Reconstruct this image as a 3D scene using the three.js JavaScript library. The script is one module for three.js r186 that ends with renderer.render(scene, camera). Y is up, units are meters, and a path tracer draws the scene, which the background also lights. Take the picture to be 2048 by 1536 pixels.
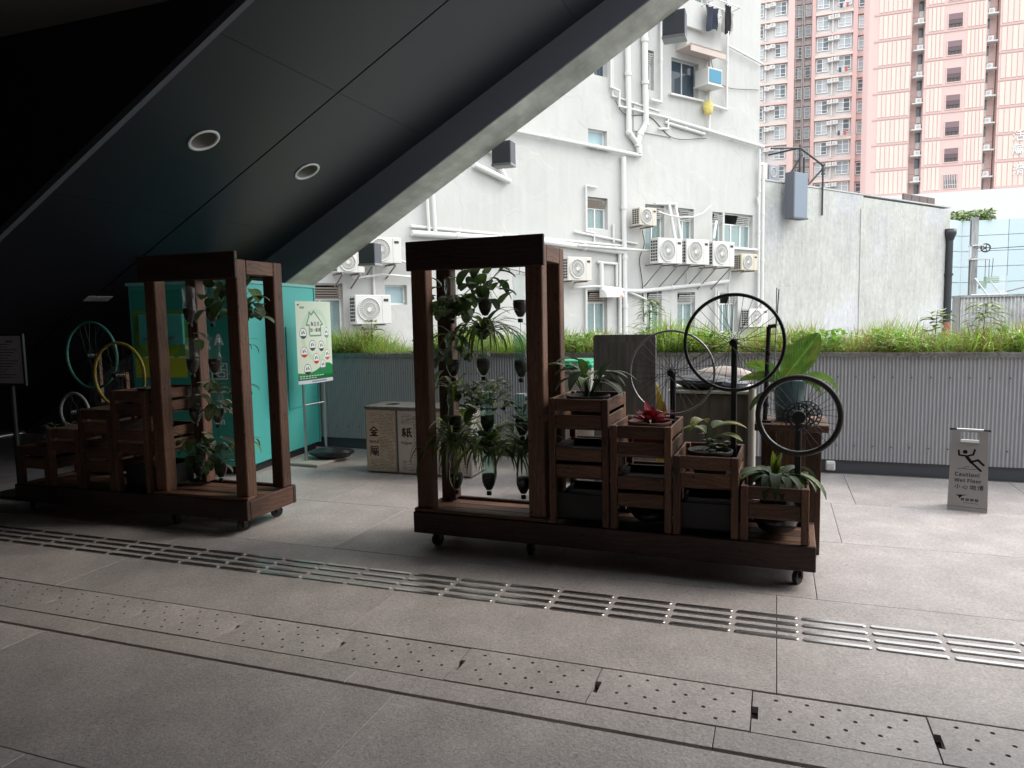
import * as THREE from 'three';
import { mergeGeometries } from 'three/addons/utils/BufferGeometryUtils.js';

// ---------- camera, sky, sun, exposure ----------
const scene = new THREE.Scene();
const camera = new THREE.PerspectiveCamera(55.85, 4 / 3, 0.05, 600);
camera.position.set(0, 1.5, 0);
camera.rotation.order = 'YXZ';
camera.rotation.set(-5.236 * Math.PI / 180, 20.071 * Math.PI / 180, -1.104 * Math.PI / 180);
scene.add(camera);
const renderer = new THREE.WebGLRenderer({ antialias: true });
renderer.setSize(1024, 768);
renderer.toneMapping = THREE.LinearToneMapping;
renderer.toneMappingExposure = 2.1;
renderer.shadowMap.enabled = true;
{ // overcast sky: zenith three times as bright as the horizon
  const w = 128, h = 64, a = new Float32Array(w * h * 4);
  for (let j = 0; j < h; j++) for (let i = 0; i < w; i++) {
    const el = ((j + 0.5) / h - 0.5) * Math.PI, s = Math.sin(el), k = (j * w + i) * 4;
    const L = s > 0 ? 1.85 * (1.3 + 1.4 * s) / 2.7 : 0.5 * (1 + s) * 0.5 + 0.1;
    a[k] = L * 0.97; a[k + 1] = L; a[k + 2] = L * 1.03; a[k + 3] = 1;
  }
  const t = new THREE.DataTexture(a, w, h, THREE.RGBAFormat, THREE.FloatType);
  t.mapping = THREE.EquirectangularReflectionMapping; t.magFilter = THREE.LinearFilter; t.minFilter = THREE.LinearFilter; t.needsUpdate = true;
  scene.background = t; scene.environment = t;
}
const sun = new THREE.DirectionalLight(0xfff4e4, 0.95);
sun.position.set(35.5, 36, -26); sun.target.position.set(0, 0, -8);
sun.castShadow = true; sun.shadow.radius = 40; sun.shadow.mapSize.set(2048, 2048);
Object.assign(sun.shadow.camera, { left: -40, right: 40, top: 40, bottom: -40, near: 1, far: 160 });
scene.add(sun, sun.target);

// ---------- helpers ----------
let seed = 12345;
const rnd = () => { seed = (seed * 1664525 + 1013904223) >>> 0; return seed / 4294967296; };
const rr = (a, b) => a + (b - a) * rnd();
const D2R = Math.PI / 180;
const taken = {};
function numbered(n) { const k = taken[n] = (taken[n] ?? -1) + 1; return k ? n + '_' + String(k).padStart(3, '0') : n; }
function tag(o, label, category, group, kind) {
  if (label) o.userData.label = label;
  if (category) o.userData.category = category;
  if (group) o.userData.group = group;
  if (kind) o.userData.kind = kind;
  return o;
}
function grp(name, parent = scene, x = 0, y = 0, z = 0, ry = 0) {
  const o = new THREE.Group(); o.name = parent === scene ? numbered(name) : name;
  o.position.set(x, y, z); o.rotation.y = ry; parent.add(o); return o;
}
function thing(name, label, category, x = 0, y = 0, z = 0, ry = 0, group) { return tag(grp(name, scene, x, y, z, ry), label, category, group); }
function struct(name, label, category, x = 0, y = 0, z = 0, ry = 0) { return tag(grp(name, scene, x, y, z, ry), label, category, null, 'structure'); }
function mesh(name, geo, mat, parent = scene, x = 0, y = 0, z = 0) {
  const m = new THREE.Mesh(geo, mat); m.name = parent === scene ? numbered(name) : name; m.position.set(x, y, z);
  m.castShadow = m.receiveShadow = true; parent.add(m); return m;
}
// chamfered box, uv in metres, u along its grain axis
const boxCache = new Map();
function cbox(w, h, d, c = 0.004, axis = -1, variant = 0) {
  const key = [w, h, d, c, axis, variant].map((v) => Math.round(v * 5000)).join();
  if (boxCache.has(key)) return boxCache.get(key);
  const H = [w / 2, h / 2, d / 2]; c = Math.min(c, H[0] * 0.45, H[1] * 0.45, H[2] * 0.45);
  const pos = [], nor = [];
  const V = (s, ax) => s.map((q, i) => q * (i === ax ? H[i] : H[i] - c));
  const tri = (a, b, e) => {
    const u = [b[0] - a[0], b[1] - a[1], b[2] - a[2]], v = [e[0] - a[0], e[1] - a[1], e[2] - a[2]];
    let n = [u[1] * v[2] - u[2] * v[1], u[2] * v[0] - u[0] * v[2], u[0] * v[1] - u[1] * v[0]];
    const l = Math.hypot(...n) || 1; n = n.map((q) => q / l);
    if (n[0] * (a[0] + b[0] + e[0]) + n[1] * (a[1] + b[1] + e[1]) + n[2] * (a[2] + b[2] + e[2]) < 0) { n = n.map((q) => -q); [b, e] = [e, b]; }
    pos.push(...a, ...b, ...e); nor.push(...n, ...n, ...n);
  };
  const quad = (a, b, e, f) => { tri(a, b, e); tri(a, e, f); };
  for (let ax = 0; ax < 3; ax++) for (const s of [-1, 1]) {
    const p = (i, j) => { const q = [0, 0, 0]; q[ax] = s; q[(ax + 1) % 3] = i; q[(ax + 2) % 3] = j; return V(q, ax); };
    quad(p(-1, -1), p(1, -1), p(1, 1), p(-1, 1));
  }
  for (let ax = 0; ax < 3; ax++) { // edges along ax
    const b = (ax + 1) % 3, e = (ax + 2) % 3;
    for (const sb of [-1, 1]) for (const se of [-1, 1]) {
      const p = (sa, face) => { const q = [0, 0, 0]; q[ax] = sa; q[b] = sb; q[e] = se; return V(q, face); };
      quad(p(-1, b), p(1, b), p(1, e), p(-1, e));
    }
  }
  for (const i of [-1, 1]) for (const j of [-1, 1]) for (const k of [-1, 1]) tri(V([i, j, k], 0), V([i, j, k], 1), V([i, j, k], 2));
  const g = new THREE.BufferGeometry();
  g.setAttribute('position', new THREE.Float32BufferAttribute(pos, 3));
  g.setAttribute('normal', new THREE.Float32BufferAttribute(nor, 3));
  boxUV(g, axis, variant * 0.37, variant * 0.61);
  boxCache.set(key, g); return g;
}
function boxUV(g, axis = -1, ou = 0, ov = 0) {
  if (g.index) { const n = g.toNonIndexed(); g.index = null; for (const k of Object.keys(n.attributes)) g.setAttribute(k, n.attributes[k]); }
  const p = g.attributes.position, n = g.attributes.normal, uv = new Float32Array(p.count * 2);
  for (let i = 0; i < p.count; i += 3) {
    const a = [0, 0, 0]; for (let k = 0; k < 3; k++) { a[0] += Math.abs(n.getX(i + k)); a[1] += Math.abs(n.getY(i + k)); a[2] += Math.abs(n.getZ(i + k)); }
    const dom = a[0] >= a[1] && a[0] >= a[2] ? 0 : a[1] >= a[2] ? 1 : 2;
    let iu = dom === 0 ? 2 : 0, iv = dom === 1 ? 2 : 1;
    if (axis >= 0 && iv === axis) [iu, iv] = [iv, iu];
    for (let k = 0; k < 3; k++) {
      const q = [p.getX(i + k), p.getY(i + k), p.getZ(i + k)];
      uv[(i + k) * 2] = q[iu] + ou; uv[(i + k) * 2 + 1] = q[iv] + ov;
    }
  }
  g.setAttribute('uv', new THREE.BufferAttribute(uv, 2)); return g;
}
let pv = 0;
function piece(parent, name, w, h, d, x, y, z, mat, c = 0.004, axis = -1) { // a chamfered board, centred at x,y,z
  pv = (pv + 1) % 7;
  if (Array.isArray(mat)) mat = mat[pv % mat.length];
  return mesh(name, cbox(w, h, d, c, axis, axis >= 0 ? pv : 0), mat, parent, x, y, z);
}
function bx(w, h, d, x, y, z) { const g = new THREE.BoxGeometry(w, h, d).toNonIndexed(); boxUV(g); g.translate(x, y, z); return g; }
function cyl(r0, r1, h, seg = 12) { return new THREE.CylinderGeometry(r0, r1, h, seg); }
function rod(a, b, r, seg = 8, r2 = r) { // cylinder between two points
  const A = new THREE.Vector3(...a), B = new THREE.Vector3(...b), d = B.clone().sub(A), g = new THREE.CylinderGeometry(r2, r, d.length(), seg);
  g.applyQuaternion(new THREE.Quaternion().setFromUnitVectors(new THREE.Vector3(0, 1, 0), d.clone().normalize()));
  g.translate((A.x + B.x) / 2, (A.y + B.y) / 2, (A.z + B.z) / 2); return g;
}
function pipeGeo(pts, r, seg = 10, collars = true) {
  const gs = [];
  for (let i = 0; i + 1 < pts.length; i++) {
    gs.push(rod(pts[i], pts[i + 1], r, seg));
    if (i) { const s = new THREE.SphereGeometry(r * 1.22, seg, 6); s.translate(...pts[i]); gs.push(s); }
    if (collars) {
      const A = new THREE.Vector3(...pts[i]), B = new THREE.Vector3(...pts[i + 1]), L = A.distanceTo(B), n = Math.floor(L / 1.6);
      for (let k = 1; k <= n; k++) { const P = A.clone().lerp(B, k / (n + 1)), u = B.clone().sub(A).normalize().multiplyScalar(0.05); gs.push(rod(P.clone().sub(u).toArray(), P.clone().add(u).toArray(), r * 1.25, seg)); }
    }
  }
  return merge(gs);
}
function merge(gs) { return mergeGeometries(gs.map((g) => { const n = g.index ? g.toNonIndexed() : g; for (const k of Object.keys(n.attributes)) if (!['position', 'normal', 'uv'].includes(k)) n.deleteAttribute(k); return n; })); }
// periodic value noise
function noiseGrid(n, s) { const a = new Float32Array(n * n); let q = s * 7919 + 13; for (let i = 0; i < n * n; i++) { q = (q * 1664525 + 1013904223) >>> 0; a[i] = q / 4294967296; } return a; }
const grids = {};
function vnoise(x, y, n, s) { // x,y in 0..1, n cells, periodic
  const g = grids[n + '_' + s] ??= noiseGrid(n, n * 31 + s); x *= n; y *= n;
  const i = Math.floor(x), j = Math.floor(y); let fx = x - i, fy = y - j; fx = fx * fx * (3 - 2 * fx); fy = fy * fy * (3 - 2 * fy);
  const m = (k) => ((k % n) + n) % n, i0 = m(i), i1 = m(i + 1), j0 = m(j), j1 = m(j + 1);
  return (g[j0 * n + i0] * (1 - fx) + g[j0 * n + i1] * fx) * (1 - fy) + (g[j1 * n + i0] * (1 - fx) + g[j1 * n + i1] * fx) * fy;
}
function fbm(x, y, n, o, s) { let v = 0, a = 0.5, t = 0; for (let k = 0; k < o; k++) { v += a * vnoise(x, y, n, s + k); t += a; a *= 0.55; n *= 2; } return v / t; }
function tex(n, fn, metres, srgb = true) { // fn(x,y) -> grey or [r,g,b] in 0..1
  const d = new Uint8Array(n * n * 4);
  for (let j = 0; j < n; j++) for (let i = 0; i < n; i++) {
    let v = fn(i / n, j / n); if (!Array.isArray(v)) v = [v, v, v]; const k = (j * n + i) * 4;
    for (let c = 0; c < 3; c++) d[k + c] = Math.max(0, Math.min(255, v[c] * 255)); d[k + 3] = 255;
  }
  const t = new THREE.DataTexture(d, n, n, THREE.RGBAFormat); t.wrapS = t.wrapT = THREE.RepeatWrapping; t.magFilter = THREE.LinearFilter; t.minFilter = THREE.LinearMipmapLinearFilter; t.generateMipmaps = true;
  if (srgb) t.colorSpace = THREE.SRGBColorSpace;
  const [mu, mv] = Array.isArray(metres) ? metres : [metres, metres]; t.repeat.set(1 / mu, 1 / mv); t.needsUpdate = true; return t;
}
function mat(rgb, rough = 0.7, o = {}) { const m = new THREE.MeshPhysicalMaterial({ roughness: rough, metalness: 0, ...o }); m.color.setRGB(...rgb); return m; }
function canvasTex(w, h, draw) { const c = document.createElement('canvas'); c.width = w; c.height = h; const g = c.getContext('2d'); draw(g, w, h); const t = new THREE.CanvasTexture(c); t.colorSpace = THREE.SRGBColorSpace; return t; }
// strokes of the few Chinese characters on the signs (100-unit square)
const GLYPH = {
  gold: '50,2 8,40;50,2 92,40;28,42 72,42;18,60 82,60;50,42 50,92;30,68 38,84;70,68 62,84;8,93 92,93',
  belong: '12,8 88,8;12,8 12,50 4,95;88,8 88,26;12,26 88,26;30,32 30,42;70,32 70,42;50,28 50,42;22,44 86,44;22,44 22,58 86,58 86,44;44,44 44,58;65,44 65,58;30,66 22,76;26,68 90,68 88,94 78,92;36,74 70,74 70,86 36,86 36,74;53,60 53,94',
  paper: '26,4 10,26 30,26;40,14 10,48 42,44;26,48 26,94;14,62 8,82;38,60 44,78;58,12 90,6;58,10 58,90 72,80;58,44 94,44;76,10 78,60 94,92 96,78',
  plas: '14,4 20,14;40,4 34,14;6,18 48,18;28,18 28,40 12,56;10,26 10,38 46,38 46,26;60,6 60,40 54,56;60,6 90,6 90,52;60,22 90,22;60,38 90,38;20,74 80,74;50,60 50,94;6,94 94,94',
  glue: '12,8 12,60 6,92;12,8 36,8 36,92;12,30 36,30;12,52 36,52;52,10 64,10 50,34;80,8 92,28;70,10 84,40;70,44 48,60;70,44 94,60;72,60 54,72;78,70 56,84;84,80 56,96',
  small: '50,6 50,90 38,84;26,34 10,70;74,34 92,70',
  heart: '14,50 8,76;32,36 34,78 46,90 74,88 78,68;48,24 56,40;76,34 92,56',
  earth: '6,36 38,36;22,10 22,78;4,82 40,72;48,40 96,26 92,60 82,58;48,20 48,82 58,92 94,92 96,76;70,6 70,76',
  slip: '10,10 22,20;6,36 18,46;8,90 24,60;44,6 44,34;44,6 84,6 84,34;62,20 84,20;62,20 62,34;34,34 94,34 92,46;34,34 32,46;46,50 46,94;46,50 82,50 82,92 74,92;46,64 82,64;46,78 82,78',
  make: '22,8 30,18;10,26 76,26 72,40;40,10 40,30 8,70;34,42 84,42 80,56;26,58 90,58 86,92 74,90;20,70 14,86;36,72 38,86;50,70 54,84;64,68 70,80',
  life: '26,10 10,40;20,30 88,30;50,4 50,92;18,60 84,60;6,92 94,92',
  live: '12,10 24,20;6,36 18,46;8,90 24,60;84,6 38,18;30,36 96,36;64,12 64,58;40,58 88,58 88,92 40,92 40,58',
  add: '6,28 48,28 44,90 32,86;26,6 26,40 6,92;60,22 92,22 92,86 60,86 60,22',
  one: '6,50 94,50',
  dot: '8,8 44,8 44,40 8,40 8,8;26,8 26,62;8,52 46,52;4,64 50,62;6,74 4,90;18,74 20,88;32,74 34,86;44,72 48,84;72,6 72,48;72,24 94,24;58,50 90,50 90,90 58,90 58,50',
  green: '24,4 10,26 28,26;38,14 10,48 40,44;24,48 24,94;12,62 8,80;36,60 42,76;54,10 86,10 86,40;54,24 86,24;48,40 94,40;70,40 70,90 62,88;52,52 60,62;50,84 66,70;88,50 76,60;76,66 92,86',
};
function glyph(g, name, x, y, s, lw = 9) {
  g.lineWidth = lw * s / 100; g.lineCap = 'round'; g.lineJoin = 'round';
  for (const st of GLYPH[name].split(';')) { g.beginPath(); st.split(' ').forEach((p, i) => { const [a, b] = p.split(',').map(Number); g[i ? 'lineTo' : 'moveTo'](x + a * s / 100, y + b * s / 100); }); g.stroke(); }
}

// ---------- materials ----------
const T = {
  granite: tex(512, (x, y) => { const f = vnoise(x, y, 256, 1) * 0.5 + vnoise(x, y, 128, 2) * 0.5, c = fbm(x, y, 6, 4, 3), s = (vnoise(x, y, 200, 9) > 0.86 ? -0.14 : 0) - (vnoise(x, y, 48, 10) > 0.972 ? 0.16 : 0), v = 0.77 + (f - 0.5) * 0.2 + (c - 0.5) * 0.13 + s * 0.7; return [v * 1.0, v * 0.972, v * 0.966]; }, 1.1),
  graniteBump: tex(512, (x, y) => vnoise(x, y, 170, 5) * 0.6 + vnoise(x, y, 90, 6) * 0.4, 0.9, false),
  wood: tex(512, (x, y) => { const w = fbm(x, y, 3, 3, 11), r = Math.sin((y * 9 + w * 3.2) * Math.PI * 2) * 0.5 + 0.5, f = vnoise(x * 0.5, y, 256, 12) * 0.5 + vnoise(x, y, 64, 13) * 0.5, k = vnoise(x * 2, y, 12, 14) > 0.93 ? 0.25 : 0, v = 0.7 + r * 0.1 + (f - 0.5) * 0.22 + (w - 0.5) * 0.3 - k; return [v, v * 0.93, v * 0.9]; }, [0.9, 0.28]),
  woodBump: tex(512, (x, y) => { const w = fbm(x, y, 3, 3, 11), r = Math.sin((y * 9 + w * 3.2) * Math.PI * 2) * 0.5 + 0.5; return 0.5 * r + 0.5 * vnoise(x * 0.5, y, 256, 12); }, [0.9, 0.28], false),
  concrete: tex(512, (x, y) => { const c = fbm(x, y, 5, 5, 21), st = fbm(x, y * 0.25, 32, 3, 24), v = 0.72 + (c - 0.5) * 0.42 + (st - 0.5) * 0.16; return [v, v * 1.0, v * 0.975]; }, 2.6),
  boardBump: tex(512, (x, y) => { const b = Math.floor(y * 14), j = (y * 14) % 1; return (vnoise(x * 0.3, b / 14, 64, 27) * 0.4 + fbm(x * 0.25, y, 128, 2, 28) * 0.5) * (j < 0.06 ? 0.3 : 1); }, 1.4, false),
  stain: tex(512, (x, y) => { const c = fbm(x, y, 6, 6, 31), st = fbm(x, y * 0.125, 96, 3, 33), g = fbm(x, y, 64, 3, 35), p = fbm(x, y, 3, 4, 36), q = Math.max(0, Math.min(1, (p - 0.47) * 9)), v = 0.82 + (c - 0.5) * 0.11 + (st - 0.5) * 0.1 + (g - 0.5) * 0.1; return [v + q * 0.02, v * 1.0 + q * 0.018, v * 0.975 + q * 0.05]; }, 7.3),
  stainBump: tex(512, (x, y) => fbm(x, y, 60, 4, 38) * 0.7 + ((y * 9) % 1 < 0.02 + 0.03 * vnoise(x, Math.floor(y * 9) / 9, 24, 39) - 0.02 ? 0 : 0.3), 7.3, false),
  plaster: tex(512, (x, y) => { const c = fbm(x, y, 4, 5, 41), p = fbm(x, y, 5, 3, 46), st = fbm(x, y * 0.125, 48, 3, 43), v = 0.9 + (c - 0.5) * 0.06 + (st - 0.5) * 0.04 - (p > 0.62 ? 0.014 : 0); return [v, v * 0.995, v * 0.975]; }, 6.3),
  plasterBump: tex(512, (x, y) => { const p = fbm(x, y, 5, 4, 46); return 0.55 * p + 0.25 * (p > 0.56 ? 1 : p > 0.53 ? (p - 0.53) / 0.03 : 0) + 0.2 * fbm(x, y, 60, 3, 48); }, 6.3, false),
  rough: tex(256, (x, y) => 0.75 + (fbm(x, y, 6, 5, 51) - 0.5) * 0.6, 1.7, false),
  streak: tex(256, (x, y) => { const v = 0.82 + (fbm(x, y * 0.1, 64, 3, 53) - 0.5) * 0.3 + (fbm(x, y, 5, 3, 54) - 0.5) * 0.18; return [v, v, v * 0.99]; }, 1.3),
  leafVein: tex(256, (x, y) => { const a = Math.abs(x - 0.5), m = a < 0.025 ? 1 : 0, v = ((y * 14 - a * 9) % 1 + 1) % 1 < 0.16 ? 0.5 : 0; const b = fbm(x, y, 5, 3, 58), w = 0.74 + (fbm(x, y, 8, 3, 57) - 0.5) * 0.4 + 0.2 * Math.max(m, v); return [w + (b > 0.62 ? 0.16 : 0), w, w * 0.96]; }, 1),
};
const granite = [0.99, 0.9, 0.95, 1.03].map((k, i) => mat([0.85 * k, 0.825 * k, 0.82 * k], 0.62, { map: T.granite, bumpMap: T.graniteBump, bumpScale: 0.0012, roughnessMap: T.rough }));
const wood = [[0.225, 0.125, 0.08], [0.16, 0.086, 0.056], [0.3, 0.175, 0.115]].map((c) => mat(c, 0.62, { map: T.wood, bumpMap: T.woodBump, bumpScale: 0.0012 }));
const woodDark = [[0.085, 0.05, 0.042], [0.075, 0.045, 0.038]].map((c) => mat(c, 0.6, { map: T.wood, bumpMap: T.woodBump, bumpScale: 0.0012 }));
const M = {
  dark: mat([0.012, 0.012, 0.014], 0.8),
  rubber: mat([0.02, 0.02, 0.021], 0.65),
  blackPlastic: mat([0.018, 0.019, 0.022], 0.6),
  blackMetal: mat([0.03, 0.032, 0.036], 0.4, { metalness: 0.3 }),
  steel: mat([0.62, 0.62, 0.62], 0.42, { metalness: 1, roughnessMap: T.rough }),
  brushed: mat([0.5, 0.49, 0.48], 0.38, { metalness: 0.9, map: T.streak }),
  galv: mat([0.46, 0.47, 0.48], 0.5, { metalness: 0.65, map: T.streak }),
  soffit: mat([0.02, 0.021, 0.029], 0.42, { metalness: 0.25 }),
  slate: mat([0.1, 0.108, 0.13], 0.7),
  screed: mat([0.05, 0.047, 0.045], 0.95),
  concrete: mat([0.8, 0.81, 0.8], 0.85, { map: T.concrete, bumpMap: T.boardBump, bumpScale: 0.006 }),
  stain: mat([0.62, 0.632, 0.632], 0.9, { map: T.stain, bumpMap: T.stainBump, bumpScale: 0.008 }),
  plaster: mat([0.6, 0.608, 0.615], 0.85, { map: T.plaster, bumpMap: T.plasterBump, bumpScale: 0.014 }),
  interior: mat([0.16, 0.155, 0.15], 0.9),
  dim: mat([0.1, 0.1, 0.1], 0.9),
  glass: mat([0.93, 0.97, 0.96], 0.04, { transmission: 1, thickness: 0, ior: 1.45 }),
  pet: mat([0.95, 0.98, 0.97], 0.07, { transmission: 0.97, thickness: 0, ior: 1.45 }),
  petTeal: mat([0.74, 0.9, 0.88], 0.05, { transmission: 0.96, thickness: 0, ior: 1.35 }),
  soil: mat([0.022, 0.016, 0.012], 0.95),
  whitePaint: mat([0.78, 0.78, 0.76], 0.5),
  offWhite: mat([0.6, 0.595, 0.57], 0.5),
  pipe: mat([0.6, 0.6, 0.585], 0.55),
  alu: mat([0.62, 0.63, 0.64], 0.4, { metalness: 0.5 }),
  teal: mat([0.085, 0.47, 0.43], 0.55),
  curtain: mat([0.6, 0.62, 0.6], 0.9, { side: THREE.DoubleSide }),
};
const leafMat = (c, tr = 0.4) => mat(c, 0.75, { map: T.leafVein, side: THREE.DoubleSide, transmission: tr, thickness: 0 });
const L = {
  deep: leafMat([0.05, 0.115, 0.035]), mid: leafMat([0.13, 0.26, 0.05]), lime: leafMat([0.3, 0.46, 0.06], 0.5), pale: leafMat([0.3, 0.36, 0.2]),
  yellow: leafMat([0.42, 0.45, 0.12]), red: leafMat([0.6, 0.045, 0.09], 0.3), big: leafMat([0.24, 0.48, 0.08], 0.55), silver: leafMat([0.3, 0.36, 0.3]), cream: leafMat([0.5, 0.47, 0.32]),
};
// a leaf: grows along +z from its base, bends from elevation e0 to e1 (degrees), folded along its midrib
const WID = { lance: (t) => Math.pow(Math.sin(Math.PI * Math.pow(t, 0.75)), 0.9), heart: (t) => Math.sqrt(Math.max(0, 1 - Math.pow(1.9 * t - 0.62, 2) / (t < 0.33 ? 0.55 : 1.66))) * (1 - 0.25 * t), strap: (t) => Math.min(1, 0.35 + t * 4) * Math.pow(1 - t, 0.45), oval: (t) => Math.pow(Math.sin(Math.PI * Math.min(1, t * 0.97 + 0.015)), 0.65) };
const leafCache = {};
function leafGeo(len, wid, e0, e1, shape = 'lance', fold = 0.25, n = 7, wave = 0) {
  const key = [len, wid, e0, e1, shape, fold, n, wave].join(); if (leafCache[key]) return leafCache[key];
  const P = [], U = [], I = []; let y = 0, z = 0; const ds = len / n;
  for (let i = 0; i <= n; i++) {
    const t = i / n, e = (e0 + (e1 - e0) * t) * D2R; if (i) { y += Math.sin(e) * ds; z += Math.cos(e) * ds; }
    const w = Math.max(i === n ? 0 : wid * 0.03, wid * 0.5 * WID[shape](t)), ny = Math.cos(e), nz = -Math.sin(e), wv = wave * Math.sin(t * 9) * wid;
    for (const s of [-1, 0, 1]) { const f = Math.abs(s) * fold * w + wv * s; P.push(s * w, y + ny * f, z + nz * f); U.push(0.5 + s * 0.5 * w / (wid * 0.5 || 1), t); }
    if (i < n) { const a = i * 3; for (const k of [0, 1]) I.push(a + k, a + k + 1, a + k + 4, a + k, a + k + 4, a + k + 3); }
  }
  const g = new THREE.BufferGeometry(); g.setAttribute('position', new THREE.Float32BufferAttribute(P, 3)); g.setAttribute('uv', new THREE.Float32BufferAttribute(U, 2)); g.setIndex(I); g.computeVertexNormals();
  return leafCache[key] = g;
}
function leaf(parent, geo, m, x, y, z, az, s = 1, tilt = 0, roll = 0, name = 'leaf') {
  const o = mesh(name, geo, m, parent, x, y, z); o.rotation.order = 'YXZ'; o.rotation.set(-tilt, az, roll); o.scale.setScalar(s); return o;
}

// ---------- the setting ----------
// street far below and paving of the terrace
tag(mesh('street', bx(420, 0.2, 420, 0, -6.1, -100), mat([0.25, 0.25, 0.245], 0.95)), 'pale street below the terrace', 'street', null, 'structure');
{
  const fl = struct('floor', 'grey granite paved terrace floor', 'floor');
  mesh('bed', bx(24, 0.3, 13.45, -1.5, -0.178, -0.575), M.screed, fl);            // top at -0.028
  mesh('bed', bx(24, 0.12, 0.4, -1.5, -0.24, -2.762), M.dark, fl);
  const j = 0.0016;
  const slab = (x0, x1, z0, z1) => piece(fl, 'paving_slab', x1 - x0 - j * 2, 0.03, z1 - z0 - j * 2, (x0 + x1) / 2, -0.015 + rr(-0.0008, 0.0004), (z0 + z1) / 2, granite, 0.0016, 0);
  const row = (z0, z1, xs, w, a = -13.5, b = 10.5) => { let x = xs; while (x > a) x -= w; for (; x < b; x += w) slab(Math.max(x, a), Math.min(x + w, b), z0, z1); };
  row(-7.25, -6.1, 0.6, 1.307); row(-6.1, -5.04, 0.42, 1.307); row(-5.04, -3.99, 0.22, 1.485); row(-3.99, -2.925, 0.02, 1.97);
  row(-2.612, -2.474, -0.19, 1.485); row(-2.458, -1.69, 0.55, 1.97); row(-1.69, -0.9, -0.5, 1.97);
  slab(-13.5, 10.5, -0.9, 6.15);
  // drain: perforated covers with lifting slots, over a dark channel
  const sh = new THREE.Shape(); const W = 0.605, Dp = 0.296;
  sh.moveTo(0, 0); sh.lineTo(W, 0); sh.lineTo(W, Dp); sh.lineTo(0, Dp); sh.lineTo(0, 0.205); sh.lineTo(0.022, 0.205); sh.lineTo(0.022, 0.115); sh.lineTo(0, 0.115); sh.closePath();
  for (let r = 0; r < 4; r++) for (let k = 0; k < 5; k++) {
    const hx = 0.085 + k * 0.112 + (r % 2 ? 0.05 : 0) + (r > 1 ? 0.012 : 0), hy = 0.045 + r * 0.068; if (hx > W - 0.03) continue;
    const p = new THREE.Path(); p.absarc(hx, hy, 0.0085, 0, Math.PI * 2, true); sh.holes.push(p);
  }
  const cg = new THREE.ExtrudeGeometry(sh, { depth: 0.03, bevelEnabled: false, curveSegments: 5 }); cg.rotateX(Math.PI / 2); boxUV(cg); // top face at y 0, grows to +z
  for (let k = -16; k < 6; k++) mesh('drain_cover', cg, granite[(k + 20) % 4], fl, -0.067 + 0.61 * k, rr(-0.003, 0.001), -2.916);
  // tactile guide bars
  const tp = struct('tactile_paving', 'steel tactile guide bars set in the floor', 'tactile paving');
  const shp = new THREE.Shape(); const l = 0.127, r = 0.0125; shp.absarc(l, 0, r, -Math.PI / 2, Math.PI / 2); shp.absarc(-l, 0, r, Math.PI / 2, Math.PI * 1.5); 
  const bg = new THREE.ExtrudeGeometry(shp, { depth: 0.002, bevelEnabled: true, bevelThickness: 0.0022, bevelSize: 0.0025, bevelSegments: 1, curveSegments: 4 }); bg.rotateX(-Math.PI / 2); boxUV(bg);
  for (let k = -34; k < 14; k++) for (let q = 0; q < 4; q++) mesh('tactile_bar', bg, M.steel, tp, 0.277 + 0.3033 * k, 0.0026, -3.70 + q * 0.08);
}
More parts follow.
